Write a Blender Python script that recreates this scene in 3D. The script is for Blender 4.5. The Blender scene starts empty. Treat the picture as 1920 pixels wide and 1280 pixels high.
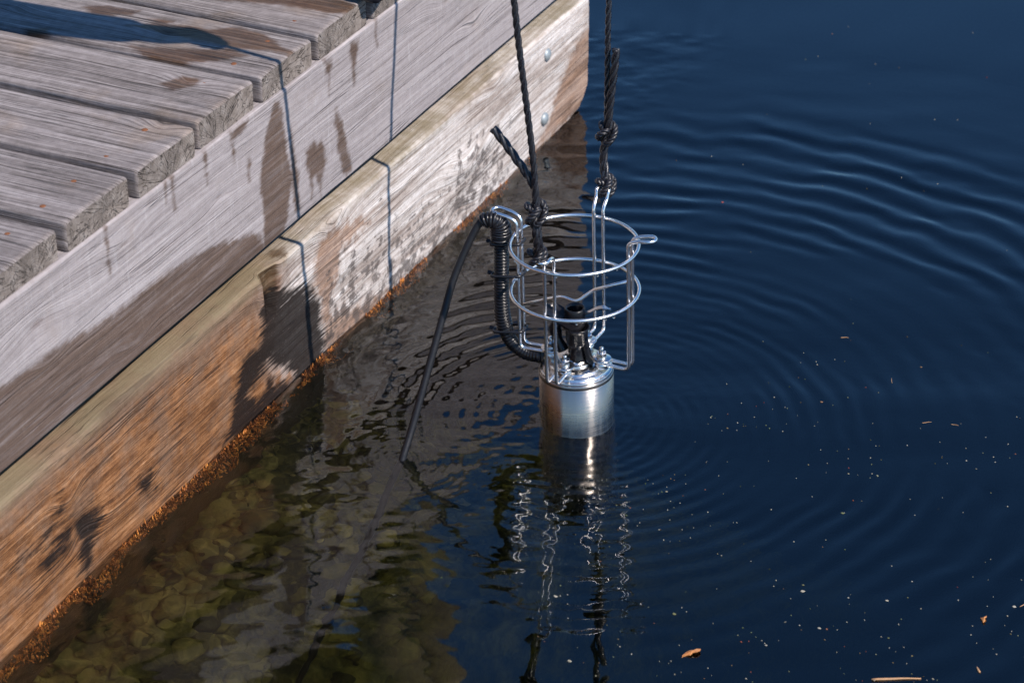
import bpy, bmesh, math, random
import numpy as np
from mathutils import Vector, Matrix

random.seed(7)
RNG = np.random.default_rng(7)
SC = bpy.context.scene
COL = SC.collection
PI = math.pi
R = math.radians

# ------------------------------------------------------------------ camera
cam_data = bpy.data.cameras.new("camera")
cam = bpy.data.objects.new("camera", cam_data)
COL.objects.link(cam)
cam.location = (1.5422, -2.6718, 1.7991)
cam.rotation_euler = (R(60.0), 0.0, R(25.1))
cam_data.sensor_width = 36.0
cam_data.lens = 91.575
cam_data.clip_start = 0.05
cam_data.clip_end = 4000.0
cam_data.dof.use_dof = True
cam_data.dof.focus_distance = 3.33
cam_data.dof.aperture_fstop = 9.0
SC.camera = cam

# ------------------------------------------------------------------ sky and sun
SUN = Vector((1.0, -0.26, 1.13)).normalized()        # towards the sun
world = bpy.data.worlds.new("World")
SC.world = world
world.use_nodes = True
wn = world.node_tree.nodes
sky = wn.new("ShaderNodeTexSky")
sky.sky_type = 'NISHITA'
sky.sun_disc = False
sky.sun_elevation = math.asin(SUN.z)
sky.sun_rotation = math.atan2(SUN.x, SUN.y)
sky.air_density = 1.0
sky.dust_density = 0.0
sky.ozone_density = 6.0
wn["Background"].inputs[1].default_value = 0.125
hsv = wn.new("ShaderNodeHueSaturation")              # a deep, clear northern blue
hsv.inputs['Saturation'].default_value = 1.14
world.node_tree.links.new(sky.outputs[0], hsv.inputs['Color'])
world.node_tree.links.new(hsv.outputs[0], wn["Background"].inputs[0])

sun_data = bpy.data.lights.new("sun", 'SUN')
sun_data.energy = 4.9
sun_data.angle = R(0.5)
sun_data.color = (1.0, 0.91, 0.82)
sun = bpy.data.objects.new("sun", sun_data)
COL.objects.link(sun)
sun.location = SUN * 30
sun.rotation_euler = SUN.to_track_quat('Z', 'Y').to_euler()

SC.view_settings.view_transform = 'Standard'
SC.view_settings.look = 'None'
SC.view_settings.exposure = 0.35
SC.view_settings.gamma = 1.0
SC.view_settings.use_curve_mapping = False
SC.render.engine = 'CYCLES'
SC.cycles.max_bounces = 12
SC.cycles.transmission_bounces = 8
SC.cycles.glossy_bounces = 6
SC.cycles.use_denoising = True
SC.cycles.sample_clamp_indirect = 10.0
SC.cycles.caustics_reflective = True
SC.cycles.caustics_refractive = True

# ------------------------------------------------------------------ numpy noise
def _hash(ix, iy, seed):
    h = (ix.astype(np.int64) * 374761393 + iy.astype(np.int64) * 668265263 + seed * 974634777) & 0xFFFFFFFF
    h = ((h ^ (h >> 13)) * 1274126177) & 0xFFFFFFFF
    return ((h ^ (h >> 16)) & 0xFFFFFF) / float(0xFFFFFF)

def vnoise(x, y, seed=0):
    x = np.asarray(x, float); y = np.asarray(y, float)
    x, y = np.broadcast_arrays(x, y)
    ix = np.floor(x); iy = np.floor(y)
    fx = x - ix; fy = y - iy
    ux = fx * fx * fx * (fx * (fx * 6 - 15) + 10); uy = fy * fy * fy * (fy * (fy * 6 - 15) + 10)
    a = _hash(ix, iy, seed); b = _hash(ix + 1, iy, seed)
    c = _hash(ix, iy + 1, seed); d = _hash(ix + 1, iy + 1, seed)
    return (a * (1 - ux) + b * ux) * (1 - uy) + (c * (1 - ux) + d * ux) * uy - 0.5

def fbm(x, y, seed=0, octv=4):
    s = 0; a = 1.0
    for o in range(octv):
        s = s + a * vnoise(np.asarray(x) * 2 ** o, np.asarray(y) * 2 ** o, seed + 17 * o)
        a *= 0.5
    return s

def sstep(a, b, x):
    t = np.clip((x - a) / (b - a), 0, 1)
    return t * t * (3 - 2 * t)

def poly_sdf(px, py, poly):
    """signed distance to a polygon, positive inside"""
    d = np.full(px.shape, 1e9); inside = np.zeros(px.shape, bool)
    n = len(poly)
    for i in range(n):
        x0, y0 = poly[i]; x1, y1 = poly[(i + 1) % n]
        ex, ey = x1 - x0, y1 - y0
        t = np.clip(((px - x0) * ex + (py - y0) * ey) / (ex * ex + ey * ey + 1e-12), 0, 1)
        d = np.minimum(d, np.hypot(px - x0 - t * ex, py - y0 - t * ey))
        c = ((y0 > py) != (y1 > py)) & (px < ex * (py - y0) / (ey if ey else 1e-12) + x0)
        inside ^= c
    return np.where(inside, d, -d)

def union(px, py, polys):
    f = np.full(px.shape, -1.0)
    for p in polys:
        f = np.maximum(f, poly_sdf(px, py, p))
    return f

# ------------------------------------------------------------------ mesh helpers
class MB:
    """collects geometry; build() links it as one mesh object"""
    def __init__(self):
        self.v = []; self.f = []; self.n = 0
    def add(self, v, f):
        v = np.asarray(v, float)
        self.v.append(v)
        self.f += [tuple(int(i) + self.n for i in q) for q in f]
        self.n += len(v)
        return self
    def build(self, name, mat, parent=None, smooth=True):
        me = bpy.data.meshes.new(name)
        me.from_pydata(np.concatenate(self.v).tolist(), [], self.f)
        if smooth:
            me.polygons.foreach_set('use_smooth', [True] * len(me.polygons))
        me.materials.append(mat)
        o = bpy.data.objects.new(name, me)
        COL.objects.link(o)
        if parent is not None:
            o.parent = parent
        return o

def tag(o, label=None, cat=None, group=None, kind=None):
    if label: o['label'] = label
    if cat: o['category'] = cat
    if group: o['group'] = group
    if kind: o['kind'] = kind
    return o

def empty(name, loc=(0, 0, 0)):
    o = bpy.data.objects.new(name, None)
    o.empty_display_size = 0.05
    o.location = loc
    COL.objects.link(o)
    return o

def frames(path, closed=False):
    p = np.asarray(path, float)
    if closed:
        t = np.roll(p, -1, 0) - np.roll(p, 1, 0)
    else:
        t = np.gradient(p, axis=0)
    t /= np.linalg.norm(t, axis=1)[:, None] + 1e-12
    ref = np.array([0, 0, 1.0]) if abs(t[0][2]) < 0.9 else np.array([1.0, 0, 0])
    n = np.cross(t[0], ref); n /= np.linalg.norm(n)
    N = [n]
    for i in range(1, len(p)):
        n = N[-1] - t[i] * np.dot(N[-1], t[i])
        n /= np.linalg.norm(n) + 1e-12
        N.append(n)
    N = np.array(N)
    return p, t, N, np.cross(t, N)

def tube(path, rad, seg=10, closed=False, cap=True):
    p, t, N, B = frames(path, closed)
    n = len(p)
    rad = np.broadcast_to(np.asarray(rad, float), (n,))
    a = np.linspace(0, 2 * PI, seg, endpoint=False)
    v = p[:, None, :] + rad[:, None, None] * (np.cos(a)[None, :, None] * N[:, None, :] + np.sin(a)[None, :, None] * B[:, None, :])
    v = v.reshape(-1, 3)
    f = []
    m = n if closed else n - 1
    for i in range(m):
        j = (i + 1) % n
        for k in range(seg):
            l = (k + 1) % seg
            f.append((i * seg + k, i * seg + l, j * seg + l, j * seg + k))
    if cap and not closed:
        f.append(tuple(range(seg - 1, -1, -1)))
        f.append(tuple((n - 1) * seg + k for k in range(seg)))
    return v, f

def lathe(prof, seg=48, origin=(0, 0, 0), axis=None, cap0=True, cap1=True):
    """prof: list of (r, h) from bottom to top around +Z (or an axis)"""
    a = np.linspace(0, 2 * PI, seg, endpoint=False)
    pr = np.asarray(prof, float)
    v = np.stack([pr[:, None, 0] * np.cos(a)[None], pr[:, None, 0] * np.sin(a)[None],
                  np.broadcast_to(pr[:, None, 1], (len(pr), seg))], -1).reshape(-1, 3)
    f = []
    for i in range(len(pr) - 1):
        for k in range(seg):
            l = (k + 1) % seg
            f.append((i * seg + k, i * seg + l, (i + 1) * seg + l, (i + 1) * seg + k))
    if cap0: f.append(tuple(range(seg - 1, -1, -1)))
    if cap1: f.append(tuple((len(pr) - 1) * seg + k for k in range(seg)))
    if axis is not None:
        q = Vector((0, 0, 1)).rotation_difference(Vector(axis)).to_matrix()
        v = v @ np.array(q).T
    return v + np.asarray(origin, float), f

def cr(points, n=60, closed=False):
    """Catmull-Rom resample, evenly spaced"""
    P = np.asarray(points, float)
    if closed:
        P = np.vstack([P[-1], P, P[0], P[1]])
    else:
        P = np.vstack([2 * P[0] - P[1], P, 2 * P[-1] - P[-2]])
    out = []
    for i in range(1, len(P) - 2):
        for t in np.linspace(0, 1, 24, endpoint=False):
            a, b, c, d = P[i - 1], P[i], P[i + 1], P[i + 2]
            out.append(0.5 * ((2 * b) + (c - a) * t + (2 * a - 5 * b + 4 * c - d) * t * t + (3 * b - a - 3 * c + d) * t ** 3))
    if not closed:
        out.append(P[-2])
    out = np.array(out)
    q = np.vstack([out, out[0]]) if closed else out
    s = np.concatenate([[0], np.cumsum(np.linalg.norm(np.diff(q, axis=0), axis=1))])
    u = np.linspace(0, s[-1], n, endpoint=not closed)
    return np.stack([np.interp(u, s, q[:, k]) for k in range(3)], 1)

def fillet(points, r=0.008, n=6):
    P = [np.asarray(p, float) for p in points]
    out = [P[0]]
    for i in range(1, len(P) - 1):
        a, b, c = P[i - 1], P[i], P[i + 1]
        d0 = a - b; d1 = c - b
        l0, l1 = np.linalg.norm(d0), np.linalg.norm(d1)
        k = min(r, 0.48 * l0, 0.48 * l1)
        s, e = b + d0 / l0 * k, b + d1 / l1 * k
        for t in np.linspace(0, 1, n):
            out.append((1 - t) ** 2 * s + 2 * t * (1 - t) * b + t * t * e)
    out.append(P[-1])
    res = [out[0]]
    for q in out[1:]:
        if np.linalg.norm(q - res[-1]) > 2e-4:
            res.append(q)
    return np.array(res)

# ------------------------------------------------------------------ node helpers
class NT:
    def __init__(self, name):
        self.mat = bpy.data.materials.new(name)
        self.mat.use_nodes = True
        self.t = self.mat.node_tree
        self.b = self.t.nodes["Principled BSDF"]
        self.out = self.t.nodes["Material Output"]
    def put(self, sock, val):
        if isinstance(val, bpy.types.NodeSocket):
            self.t.links.new(val, sock)
        elif val is not None:
            sock.default_value = val if not (isinstance(val, tuple) and len(val) == 3 and sock.type == 'RGBA') else (*val, 1)
    def node(self, typ, ins=None, **props):
        n = self.t.nodes.new(typ)
        for k, v in props.items():
            setattr(n, k, v)
        for k, v in (ins or {}).items():
            self.put(n.inputs[k], v)
        return n
    def attr(self, name, out='Fac'):
        return self.node('ShaderNodeAttribute', attribute_name=name).outputs[out]
    def math(self, op, a, b=None, c=None, clamp=False):
        n = self.node('ShaderNodeMath', operation=op, use_clamp=clamp)
        self.put(n.inputs[0], a); self.put(n.inputs[1], b)
        if c is not None: self.put(n.inputs[2], c)
        return n.outputs[0]
    def vmul(self, v, s):
        n = self.node('ShaderNodeVectorMath', operation='MULTIPLY')
        self.put(n.inputs[0], v); self.put(n.inputs[1], s)
        return n.outputs[0]
    def vadd(self, v, s):
        n = self.node('ShaderNodeVectorMath', operation='ADD')
        self.put(n.inputs[0], v); self.put(n.inputs[1], s)
        return n.outputs[0]
    def noise(self, vec, scale=1.0, detail=3.0, rough=0.55, out=0, dist=0.0):
        n = self.node('ShaderNodeTexNoise', {'Scale': scale, 'Detail': detail, 'Roughness': rough, 'Distortion': dist})
        self.put(n.inputs['Vector'], vec)
        return n.outputs[out]
    def mrange(self, v, a, b, c=0.0, d=1.0, smooth=True):
        n = self.node('ShaderNodeMapRange', {'From Min': a, 'From Max': b, 'To Min': c, 'To Max': d})
        n.interpolation_type = 'SMOOTHSTEP' if smooth else 'LINEAR'
        self.put(n.inputs['Value'], v)
        return n.outputs[0]
    def mix(self, f, a, b, blend='MIX'):
        n = self.node('ShaderNodeMix', data_type='RGBA', blend_type=blend)
        self.put(n.inputs[0], f); self.put(n.inputs[6], a); self.put(n.inputs[7], b)
        return n.outputs[2]
    def ramp(self, f, stops):
        n = self.node('ShaderNodeValToRGB')
        el = n.color_ramp.elements
        while len(el) < len(stops): el.new(0.5)
        for e, (p, c) in zip(el, stops):
            e.position = p; e.color = (*c, 1)
        self.put(n.inputs[0], f)
        return n.outputs[0]
    def bump(self, h, strength=0.5, dist=0.002, normal=None):
        n = self.node('ShaderNodeBump', {'Strength': strength, 'Distance': dist})
        self.put(n.inputs['Height'], h)
        if normal is not None: self.put(n.inputs['Normal'], normal)
        return n.outputs[0]
    def obj(self):
        return self.node('ShaderNodeTexCoord').outputs['Object']
    def set(self, **kw):
        for k, v in kw.items():
            self.put(self.b.inputs[k.replace('_', ' ')], v)
        return self.mat

def simple(name, col, rough=0.5, metal=0.0, var=0.25, scale=40.0, spec=0.5, bump=0.0):
    m = NT(name)
    n = m.noise(m.obj(), scale, 4)
    c = m.mix(n, tuple(x * (1 - var) for x in col), tuple(min(1, x * (1 + var)) for x in col))
    m.set(Base_Color=c, Roughness=m.mrange(n, 0.3, 0.7, rough * 0.85, min(1, rough * 1.15)), Metallic=metal)
    m.b.inputs['Specular IOR Level'].default_value = spec
    if bump:
        m.set(Normal=m.bump(n, bump, 0.001))
    return m.mat
# ------------------------------------------------------------------ wood material
def wood(name, kind):
    """attributes on the mesh: gv = (grain field, along, seed); stain fields in metres, positive inside"""
    m = NT(name)
    gv = m.attr('gv', 'Vector')
    ob = m.obj()
    fine = m.noise(m.vmul(gv, (620, 7, 1)), 1, 5, 0.7)
    mid = m.noise(m.vmul(gv, (150, 2.6, 1)), 1, 5, 0.68)
    wide = m.noise(m.vmul(gv, (26, 1.3, 1)), 1, 3, 0.5)
    blot = m.noise(ob, 9, 4, 0.6)
    spk = m.noise(ob, 330, 3, 0.6)
    jag = m.noise(m.vmul(gv, (260, 14, 1)), 1, 3, 0.6)
    edge = m.noise(ob, 60, 4, 0.6)
    tone = m.math('ADD', m.math('MULTIPLY', mid, 0.42), m.math('ADD', m.math('MULTIPLY', fine, 0.50), m.math('ADD', m.math('MULTIPLY', wide, 0.13), m.math('MULTIPLY', m.noise(ob, 75, 5, 0.7), 0.20))))
    # thin checks along the grain
    ck = m.noise(m.vmul(gv, (70, 0.9, 1)), 1, 2, 0.5)
    crack = m.math('MULTIPLY', m.mrange(m.math('ABSOLUTE', m.math('SUBTRACT', ck, 0.47)), 0.002, 0.016, 1, 0),
                   m.mrange(m.noise(m.vmul(gv, (20, 3.1, 1)), 1, 2), 0.44, 0.54))
    ck2 = m.noise(m.vmul(gv, (210, 3.0, 1)), 1, 2, 0.5)
    crack = m.math('MAXIMUM', crack, m.math('MULTIPLY', m.math('MULTIPLY', m.mrange(m.math('ABSOLUTE', m.math('SUBTRACT', ck2, 0.5)), 0.0, 0.02, 1, 0), m.mrange(m.noise(m.vmul(gv, (30, 4, 1)), 1, 2), 0.5, 0.6)), 0.8))
    def mask(attr, amp=0.012, w=0.004, jagamp=0.0):
        s = m.math('ADD', m.attr(attr), m.math('MULTIPLY', m.math('SUBTRACT', edge, 0.5), amp))
        if jagamp:
            s = m.math('ADD', s, m.math('MULTIPLY', m.math('SUBTRACT', jag, 0.5), jagamp))
        return m.mrange(s, -w, w)
    if kind == 'deck':
        col = m.ramp(tone, [(0.46, (0.050, 0.042, 0.039)), (0.58, (0.155, 0.132, 0.126)), (0.68, (0.265, 0.232, 0.226)), (0.79, (0.42, 0.38, 0.373))])
        col = m.mix(m.mrange(blot, 0.52, 0.72, 0, 0.6), col, m.mix(1.0, col, (1.0, 0.86, 0.68), 'MULTIPLY'))
        crk = 0.8
    elif kind == 'fascia':
        col = m.ramp(tone, [(0.44, (0.18, 0.155, 0.153)), (0.61, (0.305, 0.272, 0.274)), (0.79, (0.44, 0.402, 0.408))])
        sc = m.noise(m.vmul(ob, (1, 90, 14)), 1, 3, 0.6)
        col = m.mix(m.mrange(sc, 0.6, 0.68, 0, 0.18), col, (0.50, 0.48, 0.485))
        col = m.mix(m.mrange(blot, 0.55, 0.75, 0, 0.4), col, m.mix(1.0, col, (0.95, 0.86, 0.74), 'MULTIPLY'))
        crk = 0.28
    else:
        pale = m.ramp(tone, [(0.46, (0.17, 0.13, 0.108)), (0.58, (0.44, 0.385, 0.355)), (0.72, (0.74, 0.70, 0.68))])
        softb = m.noise(m.vmul(ob, (60, 16, 130)), 1, 6, 0.78)
        tone_o = m.math('ADD', m.math('MULTIPLY', tone, 0.62), m.math('MULTIPLY', softb, 0.42))
        brown = m.ramp(tone, [(0.48, (0.085, 0.050, 0.032)), (0.62, (0.18, 0.112, 0.075)), (0.76, (0.30, 0.20, 0.14))])
        orange = m.ramp(tone_o, [(0.47, (0.040, 0.018, 0.010)), (0.57, (0.165, 0.070, 0.028)), (0.66, (0.34, 0.165, 0.075)), (0.75, (0.50, 0.32, 0.20))])
        dirt = m.mrange(m.noise(m.vmul(gv, (34, 4.5, 1)), 1, 5, 0.65), 0.46, 0.62, 0, 0.75)
        col = m.mix(mask('pale', 0.12, 0.05), brown, m.mix(dirt, pale, m.mix(0.4, brown, pale)))
        col = m.mix(m.math('MULTIPLY', mask('rust', 0.05, 0.012, 0.02), 0.75), col, m.mix(0.35, orange, brown))
        col = m.mix(m.math('MULTIPLY', mask('org', 0.09, 0.03, 0.03), m.mrange(m.noise(ob, 22, 4, 0.65), 0.32, 0.58, 0.35, 1.0)), col, orange)
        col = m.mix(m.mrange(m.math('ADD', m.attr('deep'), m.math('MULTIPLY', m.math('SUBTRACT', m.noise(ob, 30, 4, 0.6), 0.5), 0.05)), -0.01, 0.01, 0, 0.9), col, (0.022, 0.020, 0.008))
        gm = m.math('MULTIPLY', mask('grn', 0.03, 0.016), m.mrange(blot, 0.3, 0.62, 0.25, 0.85))
        col = m.mix(gm, col, m.mix(fine, (0.12, 0.094, 0.052), (0.28, 0.235, 0.155)))
        mott = m.mrange(m.math('ADD', m.math('MULTIPLY', m.attr('mott'), 8.0), m.math('ADD', m.math('MULTIPLY', m.math('SUBTRACT', mid, 0.5), 2.6), m.math('MULTIPLY', m.math('SUBTRACT', m.noise(ob, 45, 5, 0.65), 0.5), 3.6))), 0.05, 0.5)
        col = m.mix(m.math('MULTIPLY', mott, 0.82), col, (0.085, 0.07, 0.065))
        bw = m.math('MULTIPLY', m.math('SUBTRACT', m.noise(m.vmul(ob, (1, 0.6, 1)), 30, 4, 0.62), 0.5), 0.075)
        bm = m.math('ADD', m.math('ADD', m.attr('blk'), bw), m.math('MULTIPLY', m.math('SUBTRACT', m.noise(m.vmul(ob, (40, 9, 240)), 1, 4, 0.6), 0.5), 0.075))
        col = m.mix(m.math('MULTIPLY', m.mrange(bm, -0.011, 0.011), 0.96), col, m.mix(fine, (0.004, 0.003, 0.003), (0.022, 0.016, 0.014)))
        crk = 0.5
    col = m.mix(m.math('MULTIPLY', crack, crk), col, (0.035, 0.026, 0.022))
    # speckle of lichen and dust
    col = m.mix(m.mrange(spk, 0.62, 0.72, 0, 0.12), col, (0.40, 0.36, 0.345))
    wetf = m.math('MULTIPLY', mask('wet', 0.014, 0.0055, 0.014), m.mrange(m.noise(m.vmul(gv, (180, 9, 1)), 1, 4, 0.7), 0.3, 0.55, 0.72, 1.0))
    wcol = m.mix(1.0, col, (0.37, 0.285, 0.225) if kind != 'deck' else (0.42, 0.28, 0.18), 'MULTIPLY')
    col = m.mix(wetf, col, wcol)
    knot = m.attr('knot')
    kc = m.mrange(knot, 0.55, 0.9)
    col = m.mix(m.math('MULTIPLY', kc, 0.5), col, m.mix(1.0, col, (0.5, 0.42, 0.38), 'MULTIPLY'))
    wetness = m.math('MAXIMUM', wetf, m.attr('gloss'))
    rough = m.math('SUBTRACT', 0.82, m.math('MULTIPLY', wetness, 0.27))
    h = m.math('SUBTRACT', m.math('ADD', m.math('MULTIPLY', mid, 0.9), m.math('MULTIPLY', fine, 0.5)), m.math('MULTIPLY', crack, 1.3))
    h = m.math('ADD', h, m.math('MULTIPLY', spk, 0.25))
    m.set(Base_Color=col, Roughness=rough, Normal=m.bump(h, 0.7 if kind == 'deck' else 0.6, 0.0024))
    m.b.inputs['Specular IOR Level'].default_value = 0.14 if kind == 'beam' else 0.3
    return m.mat

def endgrain(name):
    m = NT(name)
    ec = m.attr('gv', 'Vector')
    ob = m.obj()
    sep = m.node('ShaderNodeSeparateXYZ'); m.put(sep.inputs[0], ec)
    warp = m.noise(ob, 26, 3)
    rad = m.math('SQRT', m.math('ADD', m.math('POWER', sep.outputs[0], 2.0), m.math('POWER', sep.outputs[1], 2.0)))
    rad = m.math('ADD', rad, m.math('MULTIPLY', warp, 0.006))
    ring = m.math('FRACT', m.math('MULTIPLY', rad, 330))
    ang = m.math('ARCTAN2', sep.outputs[0], sep.outputs[1])
    cv = m.node('ShaderNodeCombineXYZ')
    m.put(cv.inputs[0], m.math('MULTIPLY', m.math('COSINE', ang), 4.5)); m.put(cv.inputs[1], m.math('MULTIPLY', m.math('SINE', ang), 4.5)); m.put(cv.inputs[2], m.math('ADD', sep.outputs[2], m.math('MULTIPLY', rad, 9)))
    cn = m.noise(cv.outputs[0], 1.6, 3, 0.5)
    crack = m.mrange(m.math('ABSOLUTE', m.math('SUBTRACT', cn, 0.5)), 0.0, 0.018, 1, 0)
    cn2 = m.noise(m.vmul(ob, (300, 45, 30)), 1, 3, 0.6)
    crack = m.math('MAXIMUM', crack, m.math('MULTIPLY', m.mrange(m.math('ABSOLUTE', m.math('SUBTRACT', cn2, 0.5)), 0.0, 0.012, 1, 0), 0.7))
    blot = m.noise(ob, 55, 5, 0.7)
    col = m.ramp(blot, [(0.3, (0.13, 0.107, 0.092)), (0.5, (0.225, 0.19, 0.168)), (0.72, (0.34, 0.30, 0.275))])
    col = m.mix(m.mrange(ring, 0.55, 1.0, 0, 0.5), col, (0.085, 0.068, 0.058))
    col = m.mix(m.math('MULTIPLY', crack, 0.9), col, (0.02, 0.016, 0.014))
    wet = m.mrange(m.math('ADD', m.attr('wet'), m.math('MULTIPLY', m.math('SUBTRACT', blot, 0.5), 0.02)), -0.002, 0.002)
    col = m.mix(wet, col, m.mix(1.0, col, (0.4, 0.32, 0.25), 'MULTIPLY'))
    h = m.math('SUBTRACT', m.math('MULTIPLY', ring, 0.3), m.math('MULTIPLY', crack, 1.2))
    m.set(Base_Color=col, Roughness=0.85, Normal=m.bump(m.math('ADD', h, blot), 0.8, 0.0025))
    m.b.inputs['Specular IOR Level'].default_value = 0.3
    return m.mat

MAT_DECK = wood("weathered_deck_wood", 'deck')
MAT_FASCIA = wood("silvered_fascia_wood", 'fascia')
MAT_BEAM = wood("stained_beam_wood", 'beam')
MAT_END = endgrain("cracked_end_grain")
MAT_DARKWOOD = simple("dark_joist_wood", (0.10, 0.075, 0.055), 0.85, scale=60)
MAT_RUST = simple("rusty_iron", (0.20, 0.075, 0.03), 0.8, 0.2, 0.5, 300, bump=0.5)
MAT_ZINC = simple("galvanised_steel", (0.34, 0.38, 0.40), 0.55, 0.55, 0.3, 120, bump=0.3)

def set_attr(me, name, arr, typ='FLOAT'):
    a = me.attributes.new(name, typ, 'POINT')
    if typ == 'FLOAT':
        a.data.foreach_set('value', np.asarray(arr, np.float32).ravel())
    else:
        a.data.foreach_set('vector', np.asarray(arr, np.float32).ravel())

STAINS = ('deep', 'wet', 'blk', 'org', 'grn', 'pale', 'mott', 'rust', 'knot', 'gloss')

def ring_sweep(name, V, mats, parent, fields, capdata=None, origin=(0, 0, 0)):
    """V: (stations, ring, 3); open sweep with two end caps; fields: dict of point attributes (stations, ring)"""
    n, k, _ = V.shape
    f = []
    idx = np.arange(n * k).reshape(n, k)
    a = idx[:-1, :]; b = np.roll(idx, -1, 1)[:-1, :]; c = np.roll(idx, -1, 1)[1:, :]; d = idx[1:, :]
    f = np.stack([a, b, c, d], -1).reshape(-1, 4).tolist()
    nside = len(f)
    verts = V.reshape(-1, 3)
    extra = []
    attrs = {kk: np.asarray(vv, float).reshape(-1) for kk, vv in fields.items() if kk != 'gv'}
    gv = fields['gv'].reshape(-1, 3)
    if capdata is not None:               # caps own their vertices: (ring coords minus pith, seed)
        for s, flip in ((0, True), (n - 1, False)):
            base = len(verts) + sum(len(e) for e in extra)
            extra.append(np.vstack([V[s], V[s].mean(0)]))
            f += [(base + (j + 1) % k, base + j, base + k) if flip else (base + j, base + (j + 1) % k, base + k) for j in range(k)]
            cd = capdata[s == 0]
            gv = np.vstack([gv, cd, cd.mean(0)])
            for kk in attrs:
                attrs[kk] = np.concatenate([attrs[kk], fields[kk][s], [fields[kk][s].mean()]])
    verts = np.vstack([verts] + extra) - np.asarray(origin, float)
    me = bpy.data.meshes.new(name)
    me.from_pydata(verts.tolist(), [], f)
    sm = [True] * nside + [False] * (len(f) - nside)
    me.polygons.foreach_set('use_smooth', sm)
    for mt in mats: me.materials.append(mt)
    if len(mats) > 1:
        me.polygons.foreach_set('material_index', [0] * nside + [1] * (len(f) - nside))
    set_attr(me, 'gv', gv, 'FLOAT_VECTOR')
    for kk, vv in attrs.items():
        set_attr(me, kk, vv)
    me.validate(); me.update()
    o = bpy.data.objects.new(name, me)
    COL.objects.link(o)
    o.location = origin
    o.parent = parent
    return o

def knots_field(a, c, knots):
    """lifts the grain field into closed rings around knots; returns (field, knot mask)"""
    g = np.zeros_like(a); k = np.zeros_like(a)
    for ka, kc, ra, rc, amp in knots:
        d2 = ((a - ka) / ra) ** 2 + ((c - kc) / rc) ** 2
        g += 0.5 * amp * np.exp(-d2)
        k = np.maximum(k, np.exp(-d2 * 9))
    return g, k

# ------------------------------------------------------------------ the dock
dock = tag(empty("wooden_dock", (0, 0, 0)), "weathered grey plank dock with a stained orange and black lower beam at the waterline", "dock")

def rounded_rect(y0, y1, z0, z1, r, ny, nz):
    pts = []
    def arc(cy, cz, a0):
        for t in np.linspace(0, 1, 5):
            a = a0 + t * PI / 2
            pts.append((cy + r * math.cos(a), cz + r * math.sin(a)))
    arc(y1 - r, z1 - r, 0)
    for t in np.linspace(0, 1, ny)[1:-1]: pts.append((y1 - r + (y0 - y1 + 2 * r) * t, z1))
    arc(y0 + r, z1 - r, PI / 2)
    for t in np.linspace(0, 1, nz)[1:-1]: pts.append((y0, z1 - r + (z0 - z1 + 2 * r) * t))
    arc(y0 + r, z0 + r, PI)
    arc(y1 - r, z0 + r, 1.5 * PI)
    for t in np.linspace(0, 1, nz)[1:-1]: pts.append((y1, z0 + r + (z1 - z0 - 2 * r) * t))
    return np.array(pts)

DECK_WET = [
    [(-0.325, -0.014), (-0.301, 0.001), (-0.253, 0.003), (-0.25, -0.015), (-0.302, -0.036)],
    [(-0.229, -0.015), (-0.19, -0.006), (-0.199, -0.03)],
    [(-0.135, -0.01), (-0.112, 0.011), (-0.064, 0.01), (-0.021, -0.023), (0.02, -0.033), (-0.048, -0.045), (-0.083, -0.052), (-0.24, -0.045), (-0.2, -0.02)],
    [(-0.215, -0.099), (-0.14, -0.083), (-0.081, -0.055), (-0.046, -0.062), (-0.08, -0.096), (-0.118, -0.116), (-0.154, -0.116)],
    [(-0.102, -0.187), (-0.091, -0.156), (-0.066, -0.153), (-0.059, -0.176), (-0.08, -0.198)],
    [(-0.2, 0.07), (-0.029, 0.148), (0.02, 0.13), (-0.01, 0.102), (-0.09, 0.098)],
    [(-0.357, -0.108), (-0.329, -0.095), (-0.319, -0.11), (-0.344, -0.121)],
]
GAPS = [-1.133, -0.988, -0.842, -0.698, -0.555, -0.410, -0.266, -0.118, 0.027, 0.178, 0.325, 0.471, 0.618, 0.765, 0.912]
NAILS = {4: [(-0.051, -0.457), (-0.048, -0.524)], 3: [(-0.048, -0.594), (-0.05, -0.665)], 5: [(-0.052, -0.303), (-0.054, -0.384)],
         6: [(-0.055, -0.158), (-0.052, -0.235)], 7: [(-0.054, -0.09), (-0.05, -0.012)], 8: [(-0.05, 0.06), (-0.05, 0.14)]}
ZTOP = 0.4625
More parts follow.
